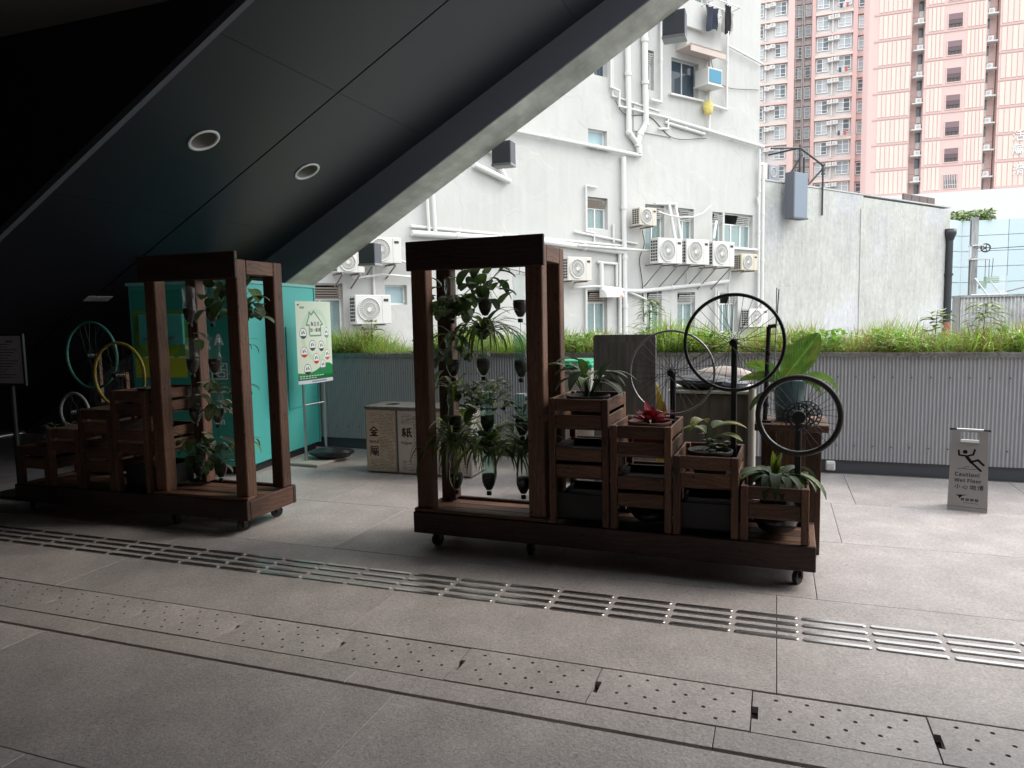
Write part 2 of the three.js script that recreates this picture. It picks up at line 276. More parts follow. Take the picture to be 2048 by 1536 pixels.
// the stair that rises over the terrace: panelled soffit, edge beam, side wall
{
  const st = struct('staircase', 'underside of a stair clad in black panels with a concrete edge beam', 'staircase');
  const m = 0.5575, x0 = -10.03, ang = Math.atan(m), ca = Math.cos(ang);
  const Y = (x) => m * (x - x0);
  const xs = [-10.0, -8.92, -7.18, -5.44, -3.70, -1.96, -0.22, 0.7], zs = [[-4.28, -5.745], [-5.765, -7.5]], holes = [[-4.57, -5.03, 0], [-4.57, -6.47, 1], [-0.2 - 0.89, -5.03, 0], [-1.09, -6.47, 1]];
  for (let s = 0; s < 2; s++) for (let i = 0; i + 1 < xs.length; i++) {
    const g = 0.0035, len = (xs[i + 1] - xs[i]) / ca - g, wz = zs[s][0] - zs[s][1], xc = (xs[i] + xs[i + 1]) / 2;
    const sh = new THREE.Shape(); sh.moveTo(-len / 2, -wz / 2); sh.lineTo(len / 2, -wz / 2); sh.lineTo(len / 2, wz / 2); sh.lineTo(-len / 2, wz / 2); sh.closePath();
    for (const [hx, hz, hs] of holes) if (hs === s && hx > xs[i] && hx < xs[i + 1]) { const p = new THREE.Path(); p.absarc((hx - xc) / ca, -(hz - (zs[s][0] + zs[s][1]) / 2), 0.122, 0, Math.PI * 2, true); sh.holes.push(p); }
    const e = new THREE.ExtrudeGeometry(sh, { depth: 0.03, bevelEnabled: false, curveSegments: 24 }); e.rotateX(-Math.PI / 2); boxUV(e);
    const o = mesh('soffit_panel', e, M.soffit, st, xc, Y(xc), (zs[s][0] + zs[s][1]) / 2); o.rotation.z = ang + rr(-0.0006, 0.0006);
  }
  const prism = (name, ya, yb, za, zb, xa, xb, mt, off = 0) => { // a sloping slab between two lines y = m x + c
    const sh = new THREE.Shape(); sh.moveTo(xa, ya(xa)); sh.lineTo(xb, ya(xb)); sh.lineTo(xb, yb(xb)); sh.lineTo(xa, yb(xa)); sh.closePath();
    const e = new THREE.ExtrudeGeometry(sh, { depth: zb - za, bevelEnabled: false }); boxUV(e, off ? -1 : 0); return mesh(name, e, mt, st, 0, 0, za);
  };
  prism('stair_body', (x) => Y(x) + 0.29, (x) => Y(x) + 1.3, -7.497, -4.31, -9.9, 0.7, M.dim, 1);
  prism('trim', (x) => Y(x) - 0.012, (x) => Y(x) + 0.05, -4.276, -4.225, -9.9, 0.7, M.slate, 1);
  prism('side_wall', (x) => Y(x) + 0.06, (x) => Math.max(Y(x) + 1.2, 5), -4.3, -4.232, -9.8, 0.7, M.soffit, 1);
  // edge beam: dark slate coloured inner face, bare concrete underside
  const yb = (x) => Math.max(-0.2, 0.585 * x + 5.31);
  prism('inner_face', (x) => yb(x) + 0.004, (x) => yb(x) + 1.3, -7.522, -7.501, -8.9, 0.7, M.slate, 1);
  prism('edge_beam', yb, (x) => yb(x) + 1.5, -8.12, -7.526, -8.9, 0.7, M.concrete);
  // added roof and walls around the camera, sized to shade the covered passage
  const pg = struct('passage_shading_roof', 'dark roof and walls added to shade the covered passage', 'roof');
  mesh('shading_roof_slab', bx(27, 0.3, 10.4, -0.3, 3.93, 0.98), M.dim, pg);  // unseen slab, its height and reach set to darken the foreground
  mesh('added_end_wall', bx(0.3, 4.2, 10.4, 3.6, 2.0, 1.1), M.dim, pg);  // added unseen wall, keeps light from the right off the near floor
  mesh('back_wall', bx(24, 6.2, 0.3, -1.5, 3.1, 6.3), M.dim, pg);
  mesh('added_end_wall', bx(0.3, 6.2, 10.5, -13.65, 3.1, 0.95), M.dim, pg);
  mesh('rear_wall', bx(5.2, 3, 0.3, -11.3, 1.3, -7.34), M.dim, pg); mesh('added_end_wall', bx(0.3, 6.2, 3.6, -13.65, 3.1, -6.1), M.dim, pg);
  mesh('rear_wall', bx(3.6, 6.2, 0.3, -11.7, 3.1, -4.45), M.dim, pg);
}
// two recessed downlights, switched off
for (const [x, z, lab] of [[-4.57, -5.03, 'round recessed downlight nearer the dark upper left of the soffit'], [-4.57, -6.47, 'round recessed downlight nearer the concrete edge beam']]) {
  const m = 0.5575, t = thing('downlight', lab, 'ceiling light', x, m * (x + 10.03), z, 0, 'soffit downlights'); t.rotation.z = Math.atan(m);
  const ring = new THREE.LatheGeometry([[0.112, 0.03], [0.112, -0.006], [0.118, -0.012], [0.136, -0.01], [0.138, -0.002], [0.124, 0.0]].map((p) => new THREE.Vector2(...p)), 32);
  mesh('trim_ring', ring, M.whitePaint, t);
  mesh('reflector', new THREE.LatheGeometry([[0.111, 0.0], [0.108, 0.06], [0.09, 0.12], [0.06, 0.15], [0.0, 0.15]].map((p) => new THREE.Vector2(...p)), 28), mat([0.3, 0.29, 0.27], 0.3, { side: THREE.DoubleSide }), t);
  mesh('lens', new THREE.LatheGeometry([[0, 0.125], [0.06, 0.12], [0.083, 0.11]].map((p) => new THREE.Vector2(...p)), 28), mat([0.3, 0.28, 0.25], 0.2, { side: THREE.DoubleSide }), t);
}
{ // small plate stuck on the soffit
  const t = thing('sign_plate', 'small pale printed plate stuck on the dark sloping panels', 'sign', -6.82, 0.5575 * 3.21 - 0.004, -5.82); t.rotation.z = Math.atan(0.5575);
  mesh('plate', cbox(0.1, 0.004, 0.3, 0.001), mat([0.55, 0.55, 0.55], 0.5), t);
  mesh('print', merge([-0.025, 0, 0.025].map((x) => bx(0.006, 0.002, 0.22, x, -0.003, 0))), mat([0.2, 0.2, 0.2], 0.6), t);
}
// light fittings on the outer side of the edge beam
for (const [x, lab] of [[-4.92, 'small dark box lamp under the low end of the concrete beam'], [-3.06, 'small dark box lamp halfway up the concrete beam'], [-1.07, 'small dark box lamp highest up the concrete beam']]) {
  const y = 0.5833 * x + 5.28 - 0.06, t = thing('beam_lamp', lab, 'lamp', x, y, -8.24, 0, 'lamps on the edge beam');
  mesh('housing', cbox(0.24, 0.26, 0.18, 0.008), M.slate, t, 0, 0, 0); mesh('front_rim', cbox(0.25, 0.03, 0.19, 0.004), mat([0.3, 0.31, 0.33], 0.5), t, 0, -0.14, 0);
  mesh('arm', rod([0, 0.05, 0.05], [0, 0.2, 0.13], 0.02), M.slate, t);
}
// planter along the terrace edge
{
  const t = thing('planter_wall', 'long planter clad in grey corrugated metal along the terrace edge', 'planter', 0, 0, -7.27);
  const X0 = -9, X1 = 7.5, pitch = 0.03, amp = 0.005;
  for (let x = X0; x < X1 - 0.01; x += 2.4) {
    const xe = Math.min(x + 2.4, X1), n = Math.round((xe - x) / pitch) * 8, P = [], U = [], I = [];
    for (let i = 0; i <= n; i++) { const q = x + (xe - x) * i / n, z = amp * Math.cos(q / pitch * Math.PI * 2) + (x * 10 % 2 ? 0 : 0.0015); for (const y of [0.125, 0.6, 1.082]) { P.push(q, y, z); U.push(q, y); } if (i < n) { const a = i * 3; for (const k of [0, 1]) I.push(a + k, a + k + 3, a + k + 4, a + k, a + k + 4, a + k + 1); } }
    const g = new THREE.BufferGeometry(); g.setAttribute('position', new THREE.Float32BufferAttribute(P, 3)); g.setAttribute('uv', new THREE.Float32BufferAttribute(U, 2)); g.setIndex(I); g.computeVertexNormals();
    mesh('corrugated_sheet', g, mat([0.37, 0.375, 0.395], 0.5, { metalness: 0.15, side: THREE.DoubleSide }), t);
  }
  mesh('cap_rail', merge([bx(X1 - X0, 0.03, 0.05, (X0 + X1) / 2, 1.096, -0.005), bx(X1 - X0, 0.012, 0.07, (X0 + X1) / 2, 1.117, -0.012)]), M.galv, t);
  mesh('kickboard', bx(X1 - X0, 0.125, 0.03, (X0 + X1) / 2, 0.0625, -0.03), mat([0.075, 0.078, 0.09], 0.6), t);
  mesh('trough', merge([bx(X1 - X0, 1.07, 0.05, (X0 + X1) / 2, 0.535, -0.075), bx(X1 - X0, 1.9, 0.12, (X0 + X1) / 2, 0.15, -0.85), bx(X1 - X0, 0.1, 0.7, (X0 + X1) / 2, 0.95, -0.45)]), M.galv, t);
  mesh('soil', bx(X1 - X0, 0.09, 0.69, (X0 + X1) / 2, 1.05, -0.445), M.soil, t);
  const bolt = []; for (let x = X0 + 0.1; x < X1; x += 0.15) for (const y of [0.265, 0.9]) { const c = cyl(0.005, 0.007, 0.01, 6); c.rotateX(Math.PI / 2); c.translate(Math.round(x / pitch) * pitch, y, amp + 0.006); bolt.push(c); }
  tag(mesh('bolts', merge(bolt), M.blackMetal, t), null, null, null, 'stuff');
  const sk = thing('socket_box', 'white weatherproof socket box at the foot of the corrugated planter', 'socket', 0.49, 0.075, -7.24);
  mesh('box', cbox(0.08, 0.085, 0.05, 0.008), M.whitePaint, sk); mesh('cover', cbox(0.06, 0.05, 0.012, 0.004), M.offWhite, sk, 0, 0, 0.03);
}
{ // grass in the planter
  const bl = (len, w, e0, e1) => leafGeo(len, w, e0, e1, 'strap', 0.2, 4);
  const kinds = [[bl(0.2, 0.0055, 88, 55), 9000], [bl(0.26, 0.006, 85, -5), 7000], [bl(0.17, 0.007, 80, 0), 8000]];
  const gm = mat([1, 1, 1], 0.85, { side: THREE.DoubleSide, transmission: 0.5, thickness: 0 });
  const root = grp('planter_grass'); tag(root, 'dense green and straw coloured grass growing in the planter', 'grass', null, 'stuff');
  const o = new THREE.Object3D(), c = new THREE.Color();
  for (const [g, n] of kinds) {
    const im = new THREE.InstancedMesh(g, gm, n); im.name = 'grass_blades'; tag(im, null, null, null, 'stuff');
    for (let i = 0; i < n; i++) {
      const x = rr(-8.2, 5.4), z = -7.3 - Math.pow(rnd(), 1.15) * 0.72, tall = vnoise(x / 14 + 0.5, 0.3, 40, 71) * 0.6 + vnoise(x / 14 + 0.5, 0.4, 90, 73) * 0.4 + 0.3;
      o.position.set(x, 1.085, z); o.rotation.set(rr(-0.25, 0.25), rr(0, 6.283), rr(-0.25, 0.25)); o.scale.setScalar(rr(0.6, 1.25) * tall * 1.75); o.updateMatrix(); im.setMatrixAt(i, o.matrix);
      const q = rnd(), dry = q < 0.1 + 0.4 * vnoise(x / 14 + 0.5, 0.7, 60, 72), k = rr(0.7, 1.25); dry ? c.setRGB(0.36 * k, 0.26 * k, 0.08 * k) : c.setRGB(0.34 * k, 0.54 * k, 0.06 * k); im.setColorAt(i, c);
    }
    im.castShadow = im.receiveShadow = true; root.add(im);
  }
  // broad leaved clumps and dry seed stalks among the blades
  for (const [g, cnt, col, peak] of [[leafGeo(0.11, 0.034, 60, -20, 'lance', 0.25, 5), 2200, [0.2, 0.4, 0.05], 0.58], [leafGeo(0.34, 0.004, 84, 20, 'strap', 0.2, 5), 420, [0.3, 0.22, 0.1], 0.3]]) {
    const im = new THREE.InstancedMesh(g, gm, cnt); im.name = 'mixed_leaves'; tag(im, null, null, null, 'stuff');
    for (let i = 0; i < cnt; i++) { let x; do x = rr(-8.2, 5.4); while (vnoise(x / 14 + 0.5, 0.9, 56, 77) < peak); o.position.set(x, 1.085 + (peak > 0.5 ? rr(0.02, 0.2) : 0), -7.3 - rnd() * 0.6); o.rotation.set(rr(-0.4, 0.4), rr(0, 6.283), rr(-0.4, 0.4)); o.scale.setScalar(rr(0.6, 1.3)); o.updateMatrix(); im.setMatrixAt(i, o.matrix); const k = rr(0.6, 1.4); c.setRGB(col[0] * k, col[1] * k, col[2] * k); im.setColorAt(i, c); }
    root.add(im);
  }
  // straw mat of dead blades along the front edge
  const n = 9000, im = new THREE.InstancedMesh(bl(0.12, 0.005, 75, -40), gm, n); im.name = 'dead_grass'; tag(im, null, null, null, 'stuff');
  for (let i = 0; i < n; i++) { o.position.set(rr(-8.2, 5.4), 1.085, -7.275 - Math.pow(rnd(), 2) * 0.2); o.rotation.set(rr(-0.5, 0.5), rr(0, 6.283), rr(-0.5, 0.5)); o.scale.setScalar(rr(0.6, 1.35)); o.updateMatrix(); im.setMatrixAt(i, o.matrix); const k = rr(0.6, 1.3); c.setRGB(0.16 * k, 0.085 * k, 0.04 * k); im.setColorAt(i, c); }
  root.add(im);
  // taller weeds
  const weeds = [[-1.25, 0.55, 'feathery lime weed rising behind the grey board', 0], [1.74, 0.45, 'tall lime weed in the planter in front of the grey corrugated parapet', 0], [1.36, 0.4, 'broad leaved weed in the planter near the black drainpipe', 1], [-3.4, 0.34, 'lone broad leaved weed in the planter behind the frame of hanging bottles', 1], [-4.55, 0.42, 'small weed climbing above the grass right of the green poster', 1], [-2.05, 0.5, 'thin seed stalks rising left of the grey board', 2], [0.75, 0.42, 'arching seed stalks between the pedestal plant and the caution sign', 2]];
  for (const [x, h, lab, k] of weeds) {
    const t = thing('weed', lab, 'weed', x, 1.09, -7.58);
    if (k < 2) {
      mesh('stem', rod([0, 0, 0], [0.02, h, 0.01], 0.005, 6, 0.003), L.lime, t);
      for (let i = 0; i < (k ? 16 : 60); i++) { const q = k ? rr(0.45, 1) : 0.3 + 0.72 * Math.sqrt(rnd()); leaf(t, k ? leafGeo(0.13, 0.075, 30, -30, 'lance') : leafGeo(0.19, 0.03, 25, -35, 'lance'), L.lime, 0.02 * q + rr(-0.05, 0.05), h * q, rr(-0.05, 0.05), rr(0, 6.28), rr(0.7, 1.2)); }
    } else for (let i = 0; i < 7; i++) leaf(t, leafGeo(0.5, 0.006, 80, -10, 'strap', 0.2, 8), L.mid, rr(-0.3, 0.3), 0, rr(-0.1, 0.1), rr(0, 6.28), rr(0.7, 1.05), 0, 0, 'stalk');
  }
}

// ---------- the two planter carts ----------
const COL = [[0.94, 0.375, 1.01], [1.32, 0.362, 0.86], [1.685, 0.365, 0.70], [2.055, 0.36, 0.55]];
function makeCart(label, x, z, ry, s, kx) {
  const t = thing('planter_cart', label, 'cart', x, 0, z, ry, 'wheeled wooden planter carts'), X = (v) => s * v * kx, Wd = (v) => v * kx;
  const Z0 = 0, Z1 = -0.5, len = 2.45;
  piece(t, 'base_board', Wd(len), 0.14, 0.032, X(len / 2), 0.17, Z0 - 0.016, woodDark, 0.004, 0);
  piece(t, 'base_board', Wd(len), 0.14, 0.032, X(len / 2), 0.17, Z1 + 0.016, woodDark, 0.004, 0);
  for (const v of [0.018, len - 0.018]) piece(t, 'base_end', 0.034, 0.135, 0.434, X(v), 0.17, -0.25, wood, 0.004, 2);
  for (let i = 0; i < 4; i++) piece(t, 'deck_board', Wd(len - 0.08), 0.018, 0.1, X(len / 2), 0.212, -0.085 - i * 0.109, wood, 0.003, 0);
  for (const v of [0.13, 0.79, 2.36]) for (const zz of [-0.09, -0.42]) {
    const c = grp('caster', t, X(v), 0, zz); const w = cyl(0.042, 0.042, 0.026, 20); w.rotateZ(Math.PI / 2); w.rotateY(rr(-0.6, 0.6)); w.translate(0, 0.042, 0); mesh('wheel', w, M.rubber, c);
    mesh('fork', merge([bx(0.006, 0.06, 0.036, -0.02, 0.062, 0.004), bx(0.006, 0.06, 0.036, 0.02, 0.062, 0.004), bx(0.06, 0.008, 0.07, 0, 0.096, 0), rod([-0.026, 0.042, 0], [0.026, 0.042, 0], 0.008)]), M.blackMetal, c);
  }
  // frame
  const pw = 0.11 * kx;
  for (const v of [0.072, 0.855]) for (const zz of [-0.078, -0.43]) piece(t, 'post', pw, 1.7, 0.09, X(v), 1.09, zz, wood, 0.006, 1);
  piece(t, 'top_board', Wd(0.93), 0.185, 0.026, X(0.465), 1.9, -0.018, woodDark, 0.004, 0);
  piece(t, 'top_rail', Wd(0.66), 0.1, 0.05, X(0.463), 1.885, -0.45, woodDark, 0.004, 0);
  for (const v of [0.072, 0.855]) piece(t, 'top_rail', pw, 0.1, 0.258, X(v), 1.888, -0.254, wood, 0.004, 2);
  piece(t, 'hanger_rail', Wd(0.66), 0.03, 0.05, X(0.463), 1.85, -0.25, woodDark, 0.003, 0);
  piece(t, 'sill_board', Wd(0.92), 0.022, 0.07, X(0.463), 0.252, -0.068 + 0.02, wood, 0.003, 0);
  // four stepped crates of slats
  for (const [v, w, top] of COL) {
    const c = grp('crate', t, X(v + w / 2), 0, 0), cw = Wd(w) - 0.006, y0 = 0.242;
    for (const sx of [-1, 1]) for (const zz of [-0.03, -0.468]) piece(c, 'corner_post', 0.04, top - y0, 0.04, sx * (cw / 2 - 0.02), (top + y0) / 2, zz, wood, 0.003, 1);
    for (let y = top; y > y0 + 0.2; y -= 0.3) {
      for (const dy of [0.038, 0.135]) {
        const h = 0.075; if (y - dy - h / 2 < y0) continue;
        for (const zz of [-0.004, -0.495]) piece(c, 'slat', cw - 0.084 + (zz < -0.1 ? 0.08 : 0), h * rr(0.96, 1.03), 0.014, 0, y - dy, zz - (zz > -0.1 ? 0.022 : 0), wood, 0.003, 0);
        for (const sx of [-1, 1]) piece(c, 'slat', 0.013, h, 0.396, sx * (cw / 2 - 0.009), y - dy, -0.249, wood, 0.003, 2);
      }
      piece(c, 'shelf', cw - 0.03, 0.012, 0.39, 0, Math.max(y - 0.185, y0 + 0.014), -0.249, wood, 0.002, 0);
    }
  }
  return t;
}
const cartR = makeCart('dark wooden planter cart with a tall frame, crates stepping down to the right', -2.232, -4.165, -1.3 * D2R, 1, 1);
const cartL = makeCart('brown wooden planter cart in the dark with crates stepping down to the left', -3.49, -4.06, 0.8 * D2R, -1, 0.93);
cartL.scale.z = 1.14; cartR.updateMatrixWorld(); cartL.updateMatrixWorld();
const onCart = (c, x, y, z) => new THREE.Vector3(x, y, z).applyMatrix4(c.matrixWorld);

// ---------- plants ----------
function pothos(p, n, sp, y0, m = [L.deep, L.mid], sz = 1) {
  const g = [leafGeo(0.085, 0.078, 10, -45, 'heart', 0.22), leafGeo(0.095, 0.08, -20, -80, 'heart', 0.15), leafGeo(0.08, 0.07, 60, 20, 'heart', 0.3)], st = [];
  for (let i = 0; i < n; i++) {
    const a = rr(0, 6.283), r = sp * Math.sqrt(rr(0.1, 1)), y = y0 + rr(-0.13, 0.11) - r * 0.3, x = Math.sin(a) * r, z = Math.cos(a) * r * 0.8;
    st.push(rod([Math.sin(a) * 0.03, y0 - 0.02, Math.cos(a) * 0.03], [x, y, z], 0.0016, 4)); leaf(p, g[i % 3], m[i % m.length], x, y, z, a + rr(-0.7, 0.7), rr(0.75, 1.35) * sz);
  }
  mesh('stem', merge(st), L.mid, p);
}
function spider(p, n, len, y0, m = [L.mid, L.deep, L.lime], w = 0.021) {
  const g = [[85, -70], [70, -85], [88, -25], [60, -88]].map(([a, b]) => leafGeo(len, w, a, b, 'strap', 0.35, 9));
  for (let i = 0; i < n; i++) leaf(p, g[i % 4], m[i % m.length], rr(-0.02, 0.02), y0, rr(-0.02, 0.02), i * 2.4 + rr(-0.4, 0.4), rr(0.6, 1.15));
}
function bushy(p, n, sp, y0, m, s = 1) {
  const g = [leafGeo(0.066, 0.042, 30, -30, 'oval', 0.2, 5), leafGeo(0.075, 0.036, 60, -10, 'lance', 0.3, 5)], st = [];
  for (let i = 0; i < n; i++) { const a = rr(0, 6.283), r = sp * Math.sqrt(rnd()), y = y0 + rr(-0.08, 0.1), x = Math.sin(a) * r, z = Math.cos(a) * r; if (i % 3 === 0) st.push(rod([0, y0 - 0.03, 0], [x, y, z], 0.0014, 4)); leaf(p, g[i % 2], m[i % m.length], x, y, z, a + rr(-0.5, 0.5), rr(0.7, 1.3) * s); }
  mesh('stem', merge(st), L.mid, p);
}
const lathe = (pts, seg = 20) => new THREE.LatheGeometry(pts.map((p) => new THREE.Vector2(...p)), seg);
// an upside-down drinks bottle, 0.31 tall, neck down, origin at its flat top
const BOTTLE = lathe([[0.0, -0.004], [0.03, -0.002], [0.042, -0.006], [0.047, -0.022], [0.046, -0.08], [0.041, -0.11], [0.046, -0.14], [0.048, -0.155], [0.046, -0.163], [0.048, -0.172], [0.048, -0.19], [0.046, -0.215], [0.036, -0.245], [0.02, -0.272], [0.0145, -0.28], [0.0145, -0.29]], 22);
const BSOIL = lathe([[0.0, -0.163], [0.043, -0.166], [0.0455, -0.19], [0.0435, -0.215], [0.0335, -0.245], [0.018, -0.271], [0.0, -0.276]], 18);
const BCAP = lathe([[0.0, -0.309], [0.015, -0.309], [0.017, -0.306], [0.017, -0.286], [0.012, -0.284]], 14);
function bottle(cart, x, y, z, label, plant, o = {}) {
  const p = onCart(cart, x, y, z), t = thing('bottle_planter', label, 'bottle planter', p.x, p.y, p.z, rr(0, 6), 'hanging bottle planters'), sc = o.s ?? 1;
  const b = mesh('bottle', BOTTLE, o.teal ? M.petTeal : M.pet, t); b.scale.setScalar(sc);
  mesh('soil', BSOIL, M.soil, t).scale.setScalar(sc); mesh('cap', BCAP, M.blackPlastic, t).scale.setScalar(sc);
  mesh('cord', rod([0, 0, 0], [0, o.up ?? 0.075, 0], 0.0016, 5), M.blackPlastic, t);
  if (o.top) mesh('hook', merge([rod([0, o.up - 0.012, 0], [0, o.up, 0], 0.006, 8), rod([-0.006, o.up - 0.012, 0], [0.006, o.up - 0.012, 0], 0.004, 6)]), M.blackMetal, t);
  if (o.drip) mesh('drip_cord', rod([0, -0.309 * sc, 0], [0, -0.309 * sc - o.drip, 0], 0.0012, 4), M.offWhite, t);
  if (plant) { const g = grp('plant', t); plant(g); }
  return t;
}
{
  const rows = ['top', 'second', 'third', 'bottom'], cols = ['left', 'middle', 'right'], ys = [1.785, 1.4, 1.02, 0.632], xs = [0.2, 0.44, 0.685];
  const P = [
    [(g) => pothos(g, 40, 0.16, -0.1), (g) => pothos(g, 34, 0.19, -0.04, [L.deep, L.deep, L.mid], 1.1), null],
    [(g) => { pothos(g, 18, 0.12, -0.08, [L.mid, L.deep], 0.9); spider(g, 12, 0.28, -0.04, [L.mid, L.lime], 0.03); }, (g) => { spider(g, 80, 0.42, -0.04, [L.mid, L.deep, L.lime], 0.025); }, null],
    [(g) => { spider(g, 18, 0.3, 0.0, [L.mid, L.pale, L.lime], 0.035); pothos(g, 10, 0.1, -0.05, [L.mid, L.lime], 0.8); }, (g) => { bushy(g, 130, 0.15, -0.04, [L.mid, L.silver, L.deep, L.lime]); pothos(g, 10, 0.14, -0.1); }, (g) => bushy(g, 60, 0.09, -0.14, [L.deep, L.mid, L.silver], 0.7)],
    [(g) => spider(g, 66, 0.46, 0.0, [L.mid, L.lime, L.pale], 0.03), (g) => spider(g, 64, 0.46, -0.03, [L.mid, L.lime, L.mid], 0.03), (g) => spider(g, 50, 0.42, -0.02, [L.mid, L.deep, L.lime], 0.027)],
  ];
  const what = [['with trailing heart shaped leaves', 'with big dark heart shaped leaves', 'without leaves, bare and see through'], ['with dark drooping leaves', 'with long arching grassy leaves', 'of pale teal plastic without leaves'], ['with striped upright leaves', 'with bushy silvery foliage', 'with small leaves creeping below its clear upper half'], ['with pale arching grassy leaves', 'with green arching grassy leaves', 'with thin dark arching leaves']];
  for (let r = 0; r < 4; r++) for (let c = 0; c < 3; c++) bottle(cartR, xs[c] + (r === 1 && c === 1 ? -0.02 : 0), ys[r] - (c === 1 ? 0.0 : 0.008) + (r === 0 && c === 1 ? 0.005 : 0), -0.25, `bottle ${what[r][c]}, ${rows[r]} row ${cols[c]}, right hand frame`, P[r][c], { up: r ? 0.085 : 0.06, top: !r, teal: c === 2 && (r === 1 || r === 2) || (r > 1 && c === 1), drip: r === 3 && c === 0 ? 0.09 : 0 });
  const PL = [
    [null, (g) => pothos(g, 8, 0.08, -0.05), (g) => pothos(g, 26, 0.15, -0.08, [L.deep, L.mid], 1.3)], [(g) => pothos(g, 2, 0.09, -0.06), (g) => bushy(g, 4, 0.05, -0.25, [L.red]), (g) => spider(g, 7, 0.2, -0.1, [L.mid])],
    [(g) => pothos(g, 6, 0.07, -0.07, [L.pale]), (g) => { pothos(g, 18, 0.1, -0.04, [L.mid, L.pale]); spider(g, 5, 0.12, 0.0, [L.mid], 0.04); }, (g) => spider(g, 12, 0.16, -0.03, [L.mid, L.deep], 0.03)], [(g) => pothos(g, 24, 0.12, -0.04, [L.deep, L.mid]), (g) => pothos(g, 20, 0.1, -0.06, [L.deep, L.pale]), (g) => spider(g, 12, 0.2, -0.02, [L.mid, L.lime], 0.03)],
  ];
  const wl = [['clear and leafless', 'of ribbed clear plastic with a few leaves', 'with large dark leaves hanging past the post'], ['clear with one dark leaf', 'with a tiny red bloom below', 'with a few thin leaves past the post'], ['with pale wilted leaves', 'with a bunch of broad leaves', 'with short green leaves past the post'], ['overgrown with dark leaves', 'with pale edged leaves', 'with bright green leaves past the post']];
  for (let r = 0; r < 4; r++) for (let c = 0; c < 3; c++) bottle(cartL, -[0.745, 0.52, 0.235][c] * 0.93, ys[r] - (r === 3 ? 0.03 : 0), -0.27, `bottle ${wl[r][c]}, ${rows[r]} row ${cols[c]}, left hand frame`, PL[r][c], { up: r ? 0.085 : 0.06, top: !r, teal: r === 3 });
}
// pots and plants on the crates
const POT = lathe([[0.0, 0.0], [0.075, 0.0], [0.105, 0.13], [0.112, 0.132], [0.115, 0.155], [0.106, 0.157], [0.098, 0.135]], 26);
function potted(cart, ci, label, category, s, fn, o = {}) {
  const [v, w, top] = COL[ci], p = onCart(cart, cart === cartR ? v + w / 2 + (o.dx ?? 0) : -(v + w / 2) * 0.93, top - 0.155 + (o.dy ?? 0.0), -0.25 + (o.dz ?? 0));
  const t = thing('potted_plant', label, category, p.x, p.y, p.z);
  const q = mesh('pot', POT, o.pot ?? M.blackPlastic, t); q.scale.set(s, 1, s); mesh('soil', cyl(0.1 * s, 0.1 * s, 0.01, 20), M.soil, t, 0, 0.125, 0); fn(t); return t;
}
potted(cartR, 0, 'potted lily with dark glossy leaves on the tallest crate', 'plant', 1.2, (t) => {
  const a = [leafGeo(0.2, 0.075, 35, -35, 'lance', 0.3, 8), leafGeo(0.22, 0.07, 10, -60, 'lance', 0.25, 8), leafGeo(0.17, 0.06, 70, 20, 'lance', 0.3, 8)], st = [];
  const put = (az, ln, el, k, m) => { const e = el * D2R, x = Math.sin(az) * Math.cos(e) * ln, z = Math.cos(az) * Math.cos(e) * ln, y = 0.13 + Math.sin(e) * ln; st.push(rod([0, 0.12, 0], [x, y, z], 0.003, 5)); leaf(t, a[k], m, x, y, z, az, rr(0.85, 1.15)); };
  put(-1.5, 0.24, 55, 0, L.mid); put(-0.9, 0.24, 78, 0, L.deep); put(-1.9, 0.16, 72, 0, L.deep); put(1.5, 0.19, 68, 1, L.deep); put(1.2, 0.15, 60, 1, L.deep); put(1.8, 0.22, 50, 1, L.deep);
  for (let i = 0; i < 14; i++) put(rr(0, 6.28), rr(0.08, 0.2), rr(45, 85), i % 3, i % 4 ? L.deep : L.mid);
  mesh('stalk', merge(st), L.deep, t);
});
potted(cartR, 1, 'red rosette plant in a shallow pot on the second crate', 'plant', 1.15, (t) => {
  const g = [leafGeo(0.13, 0.1, 88, 62, 'oval', 0.35, 6), leafGeo(0.16, 0.055, 50, 5, 'lance', 0.3, 6)], s = leafGeo(0.2, 0.02, 45, -15, 'strap', 0.3, 6);
  for (let i = 0; i < 6; i++) leaf(t, g[0], L.red, 0.01, 0.13, 0, i * 1.1, rr(0.75, 1.05), rr(-0.25, 0.1)); for (let i = 0; i < 18; i++) leaf(t, g[1], L.red, 0.01, 0.13, 0, i * 0.37 + rr(-0.2, 0.2), rr(0.6, 1.15), rr(-0.3, 0.5), rr(-0.4, 0.4)); for (const a of [-1.4, -1.9, 1.5, 2.4, 0.2]) leaf(t, s, L.silver, 0, 0.13, 0, a, rr(0.8, 1.1));
}, { dx: 0.01, pot: mat([0.16, 0.06, 0.045], 0.6) });
